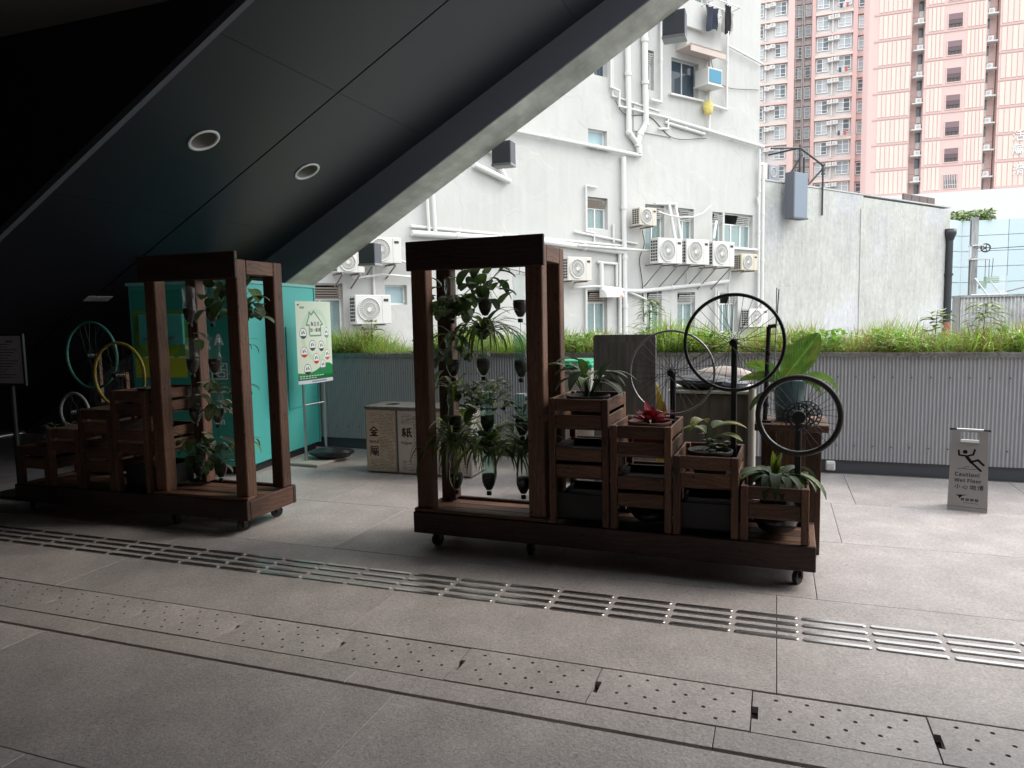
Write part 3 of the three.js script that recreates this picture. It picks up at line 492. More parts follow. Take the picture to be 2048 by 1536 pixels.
potted(cartR, 2, 'potted plant with yellow splashed leaves on the third crate', 'plant', 1.15, (t) => {
  const g = [leafGeo(0.19, 0.095, 30, -25, 'lance', 0.3, 8), leafGeo(0.18, 0.09, 45, -50, 'lance', 0.3, 8)], st = [];
  for (const [az, ln, k, m] of [[-1.5, 0.14, 1, L.yellow], [-0.5, 0.2, 1, L.yellow], [1.55, 0.17, 0, L.yellow], [1.1, 0.11, 0, L.lime], [2.6, 0.16, 0, L.mid], [-2.3, 0.13, 1, L.mid]]) { const x = Math.sin(az) * 0.03, z = Math.cos(az) * 0.03; st.push(rod([0, 0.12, 0], [x, 0.12 + ln, z], 0.004, 5)); leaf(t, g[k], m, x, 0.12 + ln, z, az, 1); }
  const b = g[0]; for (let i = 0; i < 22; i++) { const a = rr(0, 6.28), r = rr(0.01, 0.09); leaf(t, leafGeo(0.06, 0.045, 20, -30, 'oval', 0.2, 5), i % 3 ? L.deep : L.silver, Math.sin(a) * r + 0.03, rr(0.15, 0.24), Math.cos(a) * r, a, rr(0.7, 1.1)); }
  mesh('stalk', merge(st), L.mid, t);
});
potted(cartR, 3, 'potted plant with broad drooping dark leaves on the lowest crate', 'plant', 1.05, (t) => {
  const g = [leafGeo(0.36, 0.07, 70, -80, 'lance', 0.3, 10, 0.05), leafGeo(0.33, 0.08, 58, -70, 'lance', 0.3, 10, 0.05), leafGeo(0.2, 0.06, 85, 70, 'lance', 0.35, 8)];
  for (let i = 0; i < 26; i++) leaf(t, g[i % 2], i % 4 === 3 ? L.mid : L.deep, 0, 0.13, 0, i * 2.4, rr(0.75, 1.08)); for (const [a, m] of [[-0.4, L.lime], [0.8, L.lime], [2.2, L.mid]]) leaf(t, g[2], m, 0, 0.13, 0, a, 1);
});
potted(cartL, 0, 'potted plant with a pale yellow green leaf on the tallest crate in the dark', 'plant', 1.1, (t) => { leaf(t, leafGeo(0.2, 0.1, 88, 60, 'oval', 0.25, 8), L.yellow, 0.08, 0.27, 0, 1.3, 1.05); mesh('stalk', rod([0, 0.12, 0], [0.08, 0.28, 0], 0.004), L.mid, t); for (let i = 0; i < 6; i++) leaf(t, leafGeo(0.12, 0.05, 50, -30, 'lance', 0.3, 6), L.mid, 0, 0.13, 0, i, 1); });
potted(cartL, 3, 'low tangled plant on the lowest crate in the dark', 'plant', 1.1, (t) => bushy(t, 44, 0.11, 0.2, [L.silver, L.mid, L.deep], 0.9));
// black tubs standing inside the crates
const TUB = merge([bx(0.3, 0.012, 0.37, 0, 0.006, 0), bx(0.012, 0.15, 0.37, -0.144, 0.078, 0), bx(0.012, 0.15, 0.37, 0.144, 0.078, 0), bx(0.276, 0.15, 0.012, 0, 0.078, 0.179), bx(0.276, 0.15, 0.012, 0, 0.078, -0.179), bx(0.31, 0.012, 0.016, 0, 0.159, 0.183), bx(0.31, 0.012, 0.016, 0, 0.159, -0.183)]);
for (const [c, ci, y, lab] of [[cartR, 0, 0.54, 'black tub in the middle of the tallest crate'], [cartR, 0, 0.256, 'black tub at the bottom of the tallest crate'], [cartR, 1, 0.385, 'black tub in the middle of the second crate'], [cartR, 2, 0.256, 'black tub at the bottom of the third crate'], [cartL, 0, 0.256, 'black tub at the bottom of the tallest crate in the dark']]) {
  const [v, w] = COL[ci], p = onCart(c, c === cartR ? v + w / 2 : -(v + w / 2) * 0.93, y, -0.25), t = thing('plastic_tub', lab, 'tub', p.x, p.y, p.z, 0, 'black tubs in the crates'); mesh('tub', TUB, M.blackPlastic, t); mesh('soil', bx(0.276, 0.1, 0.34, 0, 0.068, 0), M.soil, t);
}
function bag(name, label, x, y, z, sx, sy, sz, m, lumps = 1, ry = 0, group) { // a slumped bag
  const g = new THREE.SphereGeometry(1, 40, 28), p = g.attributes.position, s = seed % 97;
  for (let i = 0; i < p.count; i++) { const X = p.getX(i), Y = p.getY(i), Zz = p.getZ(i), a = Math.atan2(Zz, X) / 6.283 + 0.5, v = Y * 0.5 + 0.5; const n = 1 + (fbm(a, v * 0.7, 5, 4, 61 + s) - 0.5) * 0.5 * lumps + (Math.abs(fbm(a, v, 16, 2, 66 + s) - 0.5)) * 0.16 * lumps; p.setXYZ(i, X * sx * n, Math.max(-sy, (Y < 0 ? Y * 1.3 : Y) * sy * n), Zz * sz * n); }
  g.computeVertexNormals(); const t = thing(name, label, 'bag', x, y + sy, z, ry, group); mesh('bag', g, m, t); return t;
}
const binBag = mat([0.016, 0.017, 0.02], 0.28);
{ const p = onCart(cartR, COL[3][0] + 0.18, 0.256, -0.25), t = bag('garbage_bag', 'shiny black bag stuffed in the lowest crate', p.x, p.y, p.z, 0.13, 0.085, 0.16, binBag, 0.7);
  mesh('knot', merge([rod([0.05, 0.03, 0.12], [0.08, 0.1, 0.15], 0.018, 7, 0.03), rod([0.08, 0.02, 0.12], [0.12, 0.07, 0.15], 0.012, 7, 0.025)]), mat([0.12, 0.12, 0.14], 0.25), t); }
{ const p = onCart(cartR, COL[1][0] + 0.2, 0.256, -0.25); bag('garbage_bag', 'black bag lying at the bottom of the second crate', p.x, p.y, p.z, 0.13, 0.06, 0.16, binBag, 0.7); }

// ---------- bicycle wheels mounted on the carts ----------
const SPOKE = cyl(0.0015, 0.0015, 1, 5);
function bikeWheel(label, cart, lx, y, lz, r, o = {}) {
  const t = tag(grp('bicycle_wheel', cart, lx, y, lz), label);
  const rw = o.rim ?? 0.009; mesh('rim', new THREE.TorusGeometry(r - (o.tyre ? o.tyre * 1.5 : rw), rw, 8, 72), o.rimMat ?? M.blackMetal, t);
  if (o.tyre) { const g = new THREE.TorusGeometry(r - o.tyre, o.tyre, 12, 72); mesh('tyre', g, o.tyreMat ?? M.rubber, t); }
  const hub = merge([(() => { const c = cyl(0.011, 0.011, 0.08, 12); c.rotateX(Math.PI / 2); return c; })(), ...[-0.026, 0.026].map((z) => { const c = cyl(0.022, 0.022, 0.005, 16); c.rotateX(Math.PI / 2); c.translate(0, 0, z); return c; })]); mesh('hub', hub, o.hub ?? M.blackMetal, t);
  const n = o.spokes ?? 32, up = new THREE.Vector3(0, 1, 0);
  for (let i = 0; i < n; i++) { const a = i / n * 6.2832, sd = i % 2 ? 1 : -1, b = a + (i % 4 < 2 ? 0.95 : -0.95), A = new THREE.Vector3(Math.cos(b) * 0.021, Math.sin(b) * 0.021, sd * 0.026), B = new THREE.Vector3(Math.cos(a) * (r - rw * 1.6), Math.sin(a) * (r - rw * 1.6), 0), s = mesh('spoke', SPOKE, o.spokeMat ?? M.blackMetal, t); s.position.copy(A).lerp(B, 0.5); s.scale.y = A.distanceTo(B); s.quaternion.setFromUnitVectors(up, B.clone().sub(A).normalize()); }
  if (o.post) { const h = o.post; piece(t, 'mounting_post', 0.034, h, 0.03, 0, -h / 2 + 0.02, -0.058, o.postMat ?? M.blackMetal, 0.004, 1); mesh('axle', (() => { const c = cyl(0.02, 0.02, 0.06, 10); c.rotateX(Math.PI / 2); c.translate(0, 0, 0.015); return c; })(), M.blackMetal, t); }
  if (o.rotor) { // disc brake rotor and sprocket
    const q = [new THREE.TorusGeometry(o.rotor * 0.72, 0.0035, 5, 36), new THREE.TorusGeometry(o.rotor, 0.0028, 5, 36)]; for (let i = 0; i < 18; i++) { const e = new THREE.TorusGeometry(o.rotor * 0.13, 0.0026, 4, 10); e.translate(Math.cos(i * 0.349) * o.rotor * 0.87, Math.sin(i * 0.349) * o.rotor * 0.87, 0); q.push(e); } for (let i = 0; i < 8; i++) q.push(rod([0, 0, 0], [Math.cos(i * 0.785) * o.rotor * 0.72, Math.sin(i * 0.785) * o.rotor * 0.72, 0], 0.004, 5));
    const g = merge(q); mesh('brake_disc', g, M.blackMetal, t, 0, 0, 0.04); mesh('chainring', g, M.blackMetal, t, 0.04, 0.0, -0.04);
    const c = cyl(0.034, 0.038, 0.05, 20); c.rotateX(Math.PI / 2); mesh('hub_shell', c, M.blackPlastic, t, 0, 0, 0.05);
  }
  return t;
}
const alloy = mat([0.4, 0.4, 0.4], 0.4, { metalness: 0.6 });
bikeWheel('thin silver rimmed bicycle wheel behind the red plant', cartR, 1.625, 1.146, -0.36, 0.262, { rimMat: alloy, rim: 0.007, post: 0.42 });
bikeWheel('large black bicycle wheel standing highest on the right cart', cartR, 1.99, 1.328, -0.34, 0.292, { rim: 0.0105, post: 0.78, hub: M.blackPlastic });
bikeWheel('black tyred bicycle wheel with a brake disc at the low end of the right cart', cartR, 2.352, 0.928, -0.17, 0.229, { rim: 0.009, tyre: 0.0155, rotor: 0.078, rimMat: alloy, post: 0.38, tyreMat: mat([0.035, 0.033, 0.03], 0.55) });
const green = mat([0.04, 0.19, 0.155], 0.5), yell = mat([0.46, 0.36, 0.06], 0.5);
bikeWheel('large green rimmed bicycle wheel high on the left cart', cartL, -1.83, 1.255, -0.36, 0.284, { rim: 0.011, rimMat: green, spokes: 28, post: 0.42, postMat: wood[0] });
bikeWheel('yellow rimmed bicycle wheel in front of the green one', cartL, -1.47, 1.098, -0.3, 0.272, { rim: 0.0115, rimMat: yell, spokes: 28, post: 0.3, postMat: wood[2], hub: yell });
bikeWheel('small grey bicycle wheel low on the left cart', cartL, -2.12, 0.77, -0.4, 0.172, { rim: 0.012, rimMat: mat([0.3, 0.3, 0.28], 0.5), spokes: 20, post: 0.24, postMat: wood[1], hub: alloy });

// ---------- things standing on the terrace ----------
{ // wooden pedestal with a bucket plant behind the right cart
  const t = thing('wooden_pedestal', 'square wooden pedestal with an overhanging top behind the right cart', 'pedestal', 0.095, 0, -4.94);
  for (let i = 0; i < 4; i++) piece(t, 'top_plank', 0.43, 0.045, 0.108, 0, 0.79, -0.165 + i * 0.11, wood, 0.004, 0);
  for (let i = 0; i < 4; i++) { piece(t, 'front_plank', 0.0865, 0.765, 0.02, -0.1305 + i * 0.087, 0.384, 0.19, wood, 0.003, 1); piece(t, 'side_plank', 0.02, 0.765, 0.0865, 0.165, 0.384, -0.14 + i * 0.087 + 0.008, wood, 0.003, 1); piece(t, 'side_plank', 0.02, 0.765, 0.0865, -0.165, 0.384, -0.14 + i * 0.087 + 0.008, wood, 0.003, 1); }
  const b = thing('bucket_plant', 'blue translucent bucket with a big leaved plant on the wooden pedestal', 'plant', 0.085, 0.8135, -4.93);
  mesh('bucket', lathe([[0.0, 0.0], [0.078, 0.0], [0.082, 0.006], [0.098, 0.25], [0.104, 0.253], [0.104, 0.262], [0.095, 0.262], [0.079, 0.012], [0.0, 0.01]], 28), mat([0.2, 0.36, 0.42], 0.35, { transmission: 0.35, thickness: 0 }), b);
  mesh('soil', cyl(0.086, 0.078, 0.14, 20), M.soil, b, 0, 0.085, 0);
  const st = [], bl = (x, y, z, az, len, w, e0, e1, roll = 0, m = L.big) => { st.push(rod([0, 0.14, 0], [x, y, z], 0.006, 6, 0.004)); leaf(b, leafGeo(len, w, e0, e1, 'oval', 0.3, 12), m, x, y, z, az, 1, 0, roll); };
  bl(-0.045, 0.25, 0.0, 0, 0.37, 0.18, 84, 100, -0.62); bl(-0.06, 0.27, 0.02, -1.2, 0.24, 0.16, 45, 5, 0.5); bl(-0.06, 0.24, 0.04, -1.2, 0.27, 0.15, 25, -15, 0.5); bl(-0.05, 0.2, 0.05, -1.1, 0.25, 0.1, -5, -55, 0, L.mid); bl(0.07, 0.26, -0.02, 1.4, 0.26, 0.15, 25, -60, -0.4); bl(0.05, 0.24, -0.04, 2.4, 0.2, 0.1, 30, -40, 0, L.mid); bl(0.06, 0.24, 0.03, 1.3, 0.16, 0.1, 10, -70);
  mesh('stalk', merge(st), L.mid, b);
  const pu = thing('bicycle_pump', 'dark upright tube with a bent top and two thin rods on the wooden pedestal', 'pump', -0.055, 0.8135, -4.8);
  mesh('foot', cbox(0.07, 0.014, 0.05, 0.004), M.blackMetal, pu, 0, 0.007, 0); mesh('tube', merge([rod([-0.005, 0.01, 0], [0.012, 0.6, 0], 0.014, 12), rod([0.006, 0.6, 0], [0.055, 0.605, 0], 0.013, 10)]), M.blackPlastic, pu);
  mesh('rod', rod([0.05, 0.2, -0.01], [0.055, 0.84, -0.01], 0.0035, 8), M.steel, pu); mesh('rod', rod([0.056, 0.61, 0.012], [0.068, 0.83, 0.012], 0.004, 8), M.steel, pu);
  mesh('collar', merge([0.1, 0.3, 0.42].map((y) => rod([-0.003 + y * 0.028, y, 0], [-0.003 + (y + 0.02) * 0.028, y + 0.02, 0], 0.018, 12))), M.blackMetal, pu);
}
{ // storage behind the right cart
  const t = thing('storage_box', 'brown grey storage box with a pale lid edge behind the crates', 'box', -0.455, 0, -5.7);
  mesh('carcass', cbox(0.57, 0.9, 0.5, 0.006), mat([0.2, 0.185, 0.15], 0.6, { map: T.streak }), t, 0, 0.46, 0); mesh('lid', cbox(0.6, 0.025, 0.53, 0.006), mat([0.6, 0.6, 0.54], 0.5), t, 0, 0.93, 0); mesh('foot', merge([-0.25, 0.25].map((x) => bx(0.05, 0.01, 0.4, x, 0.005, 0))), M.dark, t);
  const pp = thing('pvc_pipe', 'white plastic pipe standing at the corner of the storage box', 'pipe', -0.155, 0, -5.42); mesh('tube', lathe([[0.026, 0.0], [0.026, 0.96], [0.022, 0.96], [0.022, 0.01]], 16), mat([0.55, 0.52, 0.46], 0.5, { side: THREE.DoubleSide }), pp);
  bag('garbage_bag', 'black rubbish bag lying on the storage box', -0.5, 0.944, -5.62, 0.23, 0.052, 0.2, binBag, 0.9);
  bag('sack', 'pale pinkish sack lying on the storage box', -0.38, 0.944, -5.8, 0.22, 0.075, 0.12, mat([0.55, 0.47, 0.43], 0.7), 0.5);
  bag('garbage_bag', 'crumpled grey plastic bag at the right end of the storage box lid', -0.31, 0.944, -5.55, 0.12, 0.042, 0.12, mat([0.1, 0.105, 0.13], 0.25), 1.1);
  const g = thing('board', 'tall dark grey board with rounded corners standing behind the tallest crate', 'board', -1.075, 0, -5.42);
  const sh = new THREE.Shape(), w = 0.235, h = 1.355, r = 0.025; sh.moveTo(-w, 0.04); sh.lineTo(w, 0.04); sh.lineTo(w, h - r); sh.quadraticCurveTo(w, h, w - r, h); sh.lineTo(-w + r, h); sh.quadraticCurveTo(-w, h, -w, h - r); sh.closePath();
  const e = new THREE.ExtrudeGeometry(sh, { depth: 0.02, bevelEnabled: true, bevelSize: 0.002, bevelThickness: 0.002, bevelSegments: 1 }); boxUV(e); mesh('panel', e, mat([0.3, 0.295, 0.285], 0.45, { map: T.streak }), g, 0, 0, -0.02); mesh('foot', merge([-0.15, 0.15].map((x) => bx(0.03, 0.04, 0.36, x, 0.02, -0.01))), M.blackMetal, g);
  const ys = thing('yellow_sign', 'yellow folding floor sign peeping out behind the tall grey board', 'sign', -0.79, 0, -5.55);
  const ysh = new THREE.Shape(); ysh.moveTo(-0.28, 0); ysh.lineTo(0.012, 0); ysh.lineTo(0.01, 0.78); ysh.lineTo(-0.07, 1.0); ysh.lineTo(-0.2, 1.0); ysh.closePath();
  for (const s of [-1, 1]) { const ye = new THREE.ExtrudeGeometry(ysh, { depth: 0.006, bevelEnabled: false }); const o = mesh('leaf', ye, mat([0.72, 0.5, 0.09], 0.5), ys, 0, 0.002, s * 0.07); o.rotation.x = -s * 0.06; o.name = 'panel'; }
  mesh('hinge', bx(0.12, 0.02, 0.03, -0.135, 1.0, 0.0), mat([0.72, 0.5, 0.09], 0.5), ys);
  // wheelie bin with a green lid
  const wb = thing('wheelie_bin', 'grey wheeled bin with a bright green lid behind the frame', 'bin', -1.74, 0, -6.45);
  const bg = cbox(0.42, 0.96, 0.5, 0.02).clone(), bp = bg.attributes.position; for (let i = 0; i < bp.count; i++) { const k = 0.86 + 0.14 * (bp.getY(i) / 0.96 + 0.5); bp.setX(i, bp.getX(i) * k); bp.setZ(i, bp.getZ(i) * k); } bg.computeVertexNormals();
  mesh('body', bg, mat([0.34, 0.34, 0.33], 0.5), wb, 0, 0.53, 0); mesh('rim', cbox(0.46, 0.04, 0.54, 0.01), mat([0.4, 0.4, 0.39], 0.5), wb, 0, 1.03, 0);
  mesh('lid', merge([cbox(0.47, 0.03, 0.56, 0.012).clone().translate(0, 1.065, 0), cbox(0.4, 0.035, 0.44, 0.016).clone().translate(0, 1.09, 0)]), mat([0.04, 0.42, 0.22], 0.4), wb);
  for (const s of [-1, 1]) { const c = cyl(0.09, 0.09, 0.05, 20); c.rotateZ(Math.PI / 2); mesh('wheel', c, M.rubber, wb, s * 0.2, 0.09, -0.22); }
  // stainless round bin seen through the crate
  const sb = thing('litter_bin', 'round pale litter bin with a triangle mark seen through the tallest crate', 'bin', -1.46, 0, -5.82);
  mesh('body', lathe([[0.0, 0.0], [0.15, 0.0], [0.165, 0.7], [0.172, 0.705], [0.17, 0.73], [0.0, 0.74]], 30), mat([0.62, 0.61, 0.58], 0.4), sb);
  mesh('mark', merge([rod([0.03, 0.52, 0.166], [0.06, 0.47, 0.156], 0.004, 5), rod([0.06, 0.47, 0.156], [0.088, 0.53, 0.145], 0.004, 5)]), M.dark, sb);
}
{ // three recycling bins in a row
  const draw = (chars, latin, tint) => canvasTex(360, 700, (g, w, h) => {
    g.fillStyle = tint; g.fillRect(0, 0, w, h); let s = chars[0].length * 77 + 5; const q = () => { s = (s * 1664525 + 1013904223) >>> 0; return s / 4294967296; };
    g.fillStyle = 'rgba(70,55,40,0.55)';
    for (let y = 40; y < h - 20; y += 17) { let x = y > 150 && y < 560 ? 165 : 40; while (x < w - 30) { const l = 10 + q() * 38; if (q() > 0.12) g.fillRect(x, y + q() * 3, l, 4 + q() * 4); x += l + 8; } }
    for (let i = 0; i < 4; i++) { g.fillStyle = 'rgba(150,110,70,0.18)'; g.fillRect(q() * w, q() * h, 60 + q() * 60, 20 + q() * 80); }
    g.strokeStyle = '#191513'; g.fillStyle = '#191513'; glyph(g, chars[0], 36, 190, 112, 13); if (chars[1]) glyph(g, chars[1], 36, 410, 120, 9); g.font = 'bold 46px sans-serif'; g.fillText(latin, 30, 380);
  });
  const defs = [[-3.625, 0.345, ['gold', 'belong'], 'Metal', '#cbbda8', 'metal recycling bin, leftmost of three, printed with newspaper text', '#c9842a'], [-3.255, 0.385, ['paper'], 'Paper', '#cbc4bc', 'paper recycling bin in the middle of the three', '#2a4a9a'], [-2.865, 0.385, ['plas', 'glue'], 'Plastic', '#cbc3ba', 'plastics recycling bin, rightmost of three, half hidden by the frame', '#8a4a2a']];
  for (const [x, w, ch, lat, tint, lab] of defs) {
    const t = thing('recycling_bin', lab, 'recycling bin', x, 0, -6.35, 0.02, 'row of recycling bins');
    mesh('body', cbox(w - 0.006, 0.63, 0.4, 0.006), mat([0.36, 0.33, 0.3], 0.45, { metalness: 0.4 }), t, 0, 0.325, 0);
    mesh('foot', bx(w - 0.05, 0.012, 0.34, 0, 0.006, 0), M.dark, t);
    const pm = new THREE.PlaneGeometry(w - 0.03, 0.6), tx = draw(ch, lat, tint); mesh('printed_front', pm, mat([0.95, 0.95, 0.95], 0.4, { map: tx, metalness: 0.25 }), t, 0, 0.325, 0.2035);
    const sd = mesh('printed_side', new THREE.PlaneGeometry(0.37, 0.6), mat([0.85, 0.88, 0.95], 0.4, { map: tx, metalness: 0.25 }), t, w / 2 + 0.0005, 0.325, 0); sd.rotation.y = Math.PI / 2;
    const sh = new THREE.Shape(), a = w / 2 + 0.001, b = 0.212; sh.moveTo(-a, -b); sh.lineTo(a, -b); sh.lineTo(a, b); sh.lineTo(-a, b); sh.closePath(); const ho = new THREE.Path(); ho.absarc(0.03, 0.0, 0.075, 0, 6.2832, true); sh.holes.push(ho);
    const e = new THREE.ExtrudeGeometry(sh, { depth: 0.02, bevelEnabled: false, curveSegments: 20 }); e.rotateX(-Math.PI / 2); boxUV(e); mesh('lid', e, M.brushed, t, 0, 0.642, 0); mesh('chute', lathe([[0.074, 0.018], [0.07, 0.0], [0.0, 0.001]], 20), M.dark, t, 0.03, 0.643, 0);
  }
}
{ // clothes collection booth under the stair
  const t = thing('clothes_bank', 'teal clothes collection booth under the concrete beam', 'booth', -4.86, 0, -5.72, 8 * D2R), W = 1.25, Dp = 1.5, H = 1.93;
  mesh('body', cbox(W, H - 0.1, Dp, 0.012), M.teal, t, -W / 2, H / 2 + 0.03, -Dp / 2); mesh('plinth', bx(W - 0.08, 0.075, Dp - 0.08, -W / 2, 0.0375, -Dp / 2), M.dark, t);
  mesh('roof_trim', merge([bx(0.02, 0.03, Dp + 0.02, 0.006, H - 0.03, -Dp / 2), bx(W + 0.02, 0.03, 0.02, -W / 2, H - 0.03, 0.008)]), mat([0.2, 0.5, 0.46], 0.5), t);
  mesh('corner_trim', merge([bx(0.03, H - 0.12, 0.03, -0.005, H / 2 + 0.02, -0.005), bx(0.03, H - 0.12, 0.03, -0.005, H / 2 + 0.02, -Dp + 0.005)]), mat([0.07, 0.36, 0.32], 0.45), t);
  mesh('side_panel', cbox(0.012, 0.9, 0.62, 0.003), M.teal, t, 0.005, 1.0, -1.12);
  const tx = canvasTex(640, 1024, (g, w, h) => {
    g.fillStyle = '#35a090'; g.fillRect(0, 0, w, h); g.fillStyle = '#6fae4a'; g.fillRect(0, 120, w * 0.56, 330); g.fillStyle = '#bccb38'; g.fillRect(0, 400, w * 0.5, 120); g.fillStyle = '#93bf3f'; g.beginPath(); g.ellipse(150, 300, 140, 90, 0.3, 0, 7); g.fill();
    g.fillStyle = '#f2f7f5'; g.font = 'bold 90px sans-serif'; g.fillText('S A', 420, 330); g.strokeStyle = '#f2f7f5'; g.lineWidth = 6; g.strokeRect(470, 440, 90, 90); g.strokeStyle = '#f2f7f5'; glyph(g, 'live', 478, 448, 74, 10);
    g.font = 'bold 64px sans-serif'; g.fillText('Clothes', 380, 730); g.font = 'bold 52px sans-serif'; g.fillText('on', 470, 800); g.font = '30px sans-serif'; for (let i = 0; i < 4; i++) { g.fillStyle = 'rgba(240,246,244,0.8)'; g.fillRect(60 + i * 70, 395, 44, 8); g.fillRect(400 + i * 55, 600, 38, 12); }
  });
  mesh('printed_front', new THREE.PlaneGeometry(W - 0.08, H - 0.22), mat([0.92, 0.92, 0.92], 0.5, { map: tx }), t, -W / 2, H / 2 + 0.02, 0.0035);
  mesh('flap', cbox(0.5, 0.3, 0.03, 0.006), M.teal, t, -W * 0.7, 1.45, 0.02); mesh('handle', merge([rod([-1.05, 1.36, 0.05], [-0.7, 1.36, 0.05], 0.01), rod([-1.05, 1.36, 0.03], [-1.05, 1.36, 0.055], 0.008), rod([-0.7, 1.36, 0.03], [-0.7, 1.36, 0.055], 0.008)]), M.steel, t);
}
{ // poster on a two-legged stand
  const t = thing('poster_stand', 'green and white poster on a two legged metal stand', 'poster stand', -4.615, 0, -6.53, 87 * D2R), pw = 0.575, ph = 0.86, y0 = 0.85;
  const tx = canvasTex(600, 800, (g, w, h) => {
    g.fillStyle = '#dbe8d3'; g.fillRect(0, 0, w, h); g.fillStyle = '#c9e2c4'; g.beginPath(); g.ellipse(300, 330, 240, 260, 0, 0, 7); g.fill(); g.fillStyle = '#dfe9d8'; g.beginPath(); g.ellipse(300, 330, 190, 210, 0, 0, 7); g.fill();
    g.fillStyle = '#23884a'; g.beginPath(); g.moveTo(0, 690); g.quadraticCurveTo(200, 720, 360, 640); g.quadraticCurveTo(500, 580, 600, 640); g.lineTo(600, 770); g.lineTo(0, 770); g.fill(); g.fillStyle = '#0f6b3e'; g.fillRect(0, 725, 600, 45); g.fillStyle = '#d6d8e0'; g.fillRect(0, 765, 600, 35); g.fillStyle = '#8a90a0'; g.fillRect(200, 775, 260, 14);
    g.strokeStyle = '#6f9a78'; g.lineWidth = 16; g.lineJoin = 'round'; g.beginPath(); g.moveTo(190, 330); g.lineTo(190, 230); g.lineTo(145, 230); g.lineTo(195, 140); g.lineTo(195, 105); g.lineTo(230, 130); g.lineTo(270, 95); g.lineTo(425, 225); g.lineTo(385, 230); g.lineTo(385, 335); g.lineTo(195, 335); g.stroke();
    g.strokeStyle = '#1c2b22'; ['make', 'life', 'live'].forEach((c, i) => glyph(g, c, 212 + i * 52, 196, 46, 11)); ['add', 'one', 'dot', 'green'].forEach((c, i) => glyph(g, c, 200 + i * 46, 258, 42, 11));
    const cs = [[95, 310, '#3a4440'], [495, 310, '#7a8a9a'], [230, 430, '#3a4440'], [385, 440, '#22332a'], [100, 490, '#c6392f'], [285, 560, '#c6392f'], [495, 530, '#d0605a'], [140, 660, '#22332a'], [400, 630, '#5a6a80']];
    for (const [x, y, c] of cs) { g.fillStyle = '#f2f5ee'; g.beginPath(); g.arc(x, y, 50, 0, 7); g.fill(); g.strokeStyle = c; g.lineWidth = 5; g.stroke(); g.fillStyle = c; g.beginPath(); g.arc(x, y, 48, 0.5, Math.PI - 0.5); g.fill(); g.fillStyle = c === '#c6392f' ? '#2e5f9e' : '#4a5a5a'; g.fillRect(x - 24, y - 20, 16, 28); g.fillRect(x + 2, y - 28, 12, 30); g.fillRect(x + 18, y - 10, 10, 16); }
    g.fillStyle = '#5a4a55'; g.beginPath(); g.moveTo(20, 30); g.lineTo(60, 24); g.lineTo(38, 48); g.fill(); g.fillRect(55, 52, 70, 9); g.fillRect(60, 66, 60, 4); g.fillStyle = '#cfe8d4'; for (let i = 0; i < 9; i++) { g.fillRect(20 + i * 44, 722, 34, 8); if (i < 6) g.fillRect(20 + i * 44, 742, 34, 7); }
  });
  const n = 14, P = [], U = [], I = []; for (let i = 0; i <= n; i++) { const s = i / n - 0.5, z = 0.03 - 0.1 * s * s; for (const k of [0, 1]) { P.push(s * pw, y0 + k * ph, z); U.push(i / n, k); } if (i < n) I.push(i * 2, i * 2 + 2, i * 2 + 3, i * 2, i * 2 + 3, i * 2 + 1); }
  const g = new THREE.BufferGeometry(); g.setAttribute('position', new THREE.Float32BufferAttribute(P, 3)); g.setAttribute('uv', new THREE.Float32BufferAttribute(U, 2)); g.setIndex(I); g.computeVertexNormals();
  mesh('poster', g, mat([0.92, 0.92, 0.92], 0.45, { map: tx, side: THREE.DoubleSide }), t); mesh('backing_board', cbox(0.5, ph - 0.06, 0.012, 0.003), M.offWhite, t, 0, y0 + ph / 2, -0.012);
  for (const s of [-1, 1]) mesh('leg', rod([s * 0.17, 0.03, -0.035], [s * 0.17, 1.5, -0.035], 0.014, 10), M.steel, t);
  mesh('crossbar', rod([-0.17, 0.62, -0.035], [0.17, 0.62, -0.035], 0.01, 8), M.steel, t); mesh('base_plate', cbox(0.62, 0.03, 0.42, 0.006), mat([0.45, 0.42, 0.38], 0.6), t, 0, 0.015, 0);
  bag('sand_bag', 'black sand bag weighing down the poster stand', -4.5, 0.032, -6.6, 0.23, 0.055, 0.16, binBag, 0.9, 0.5);
}
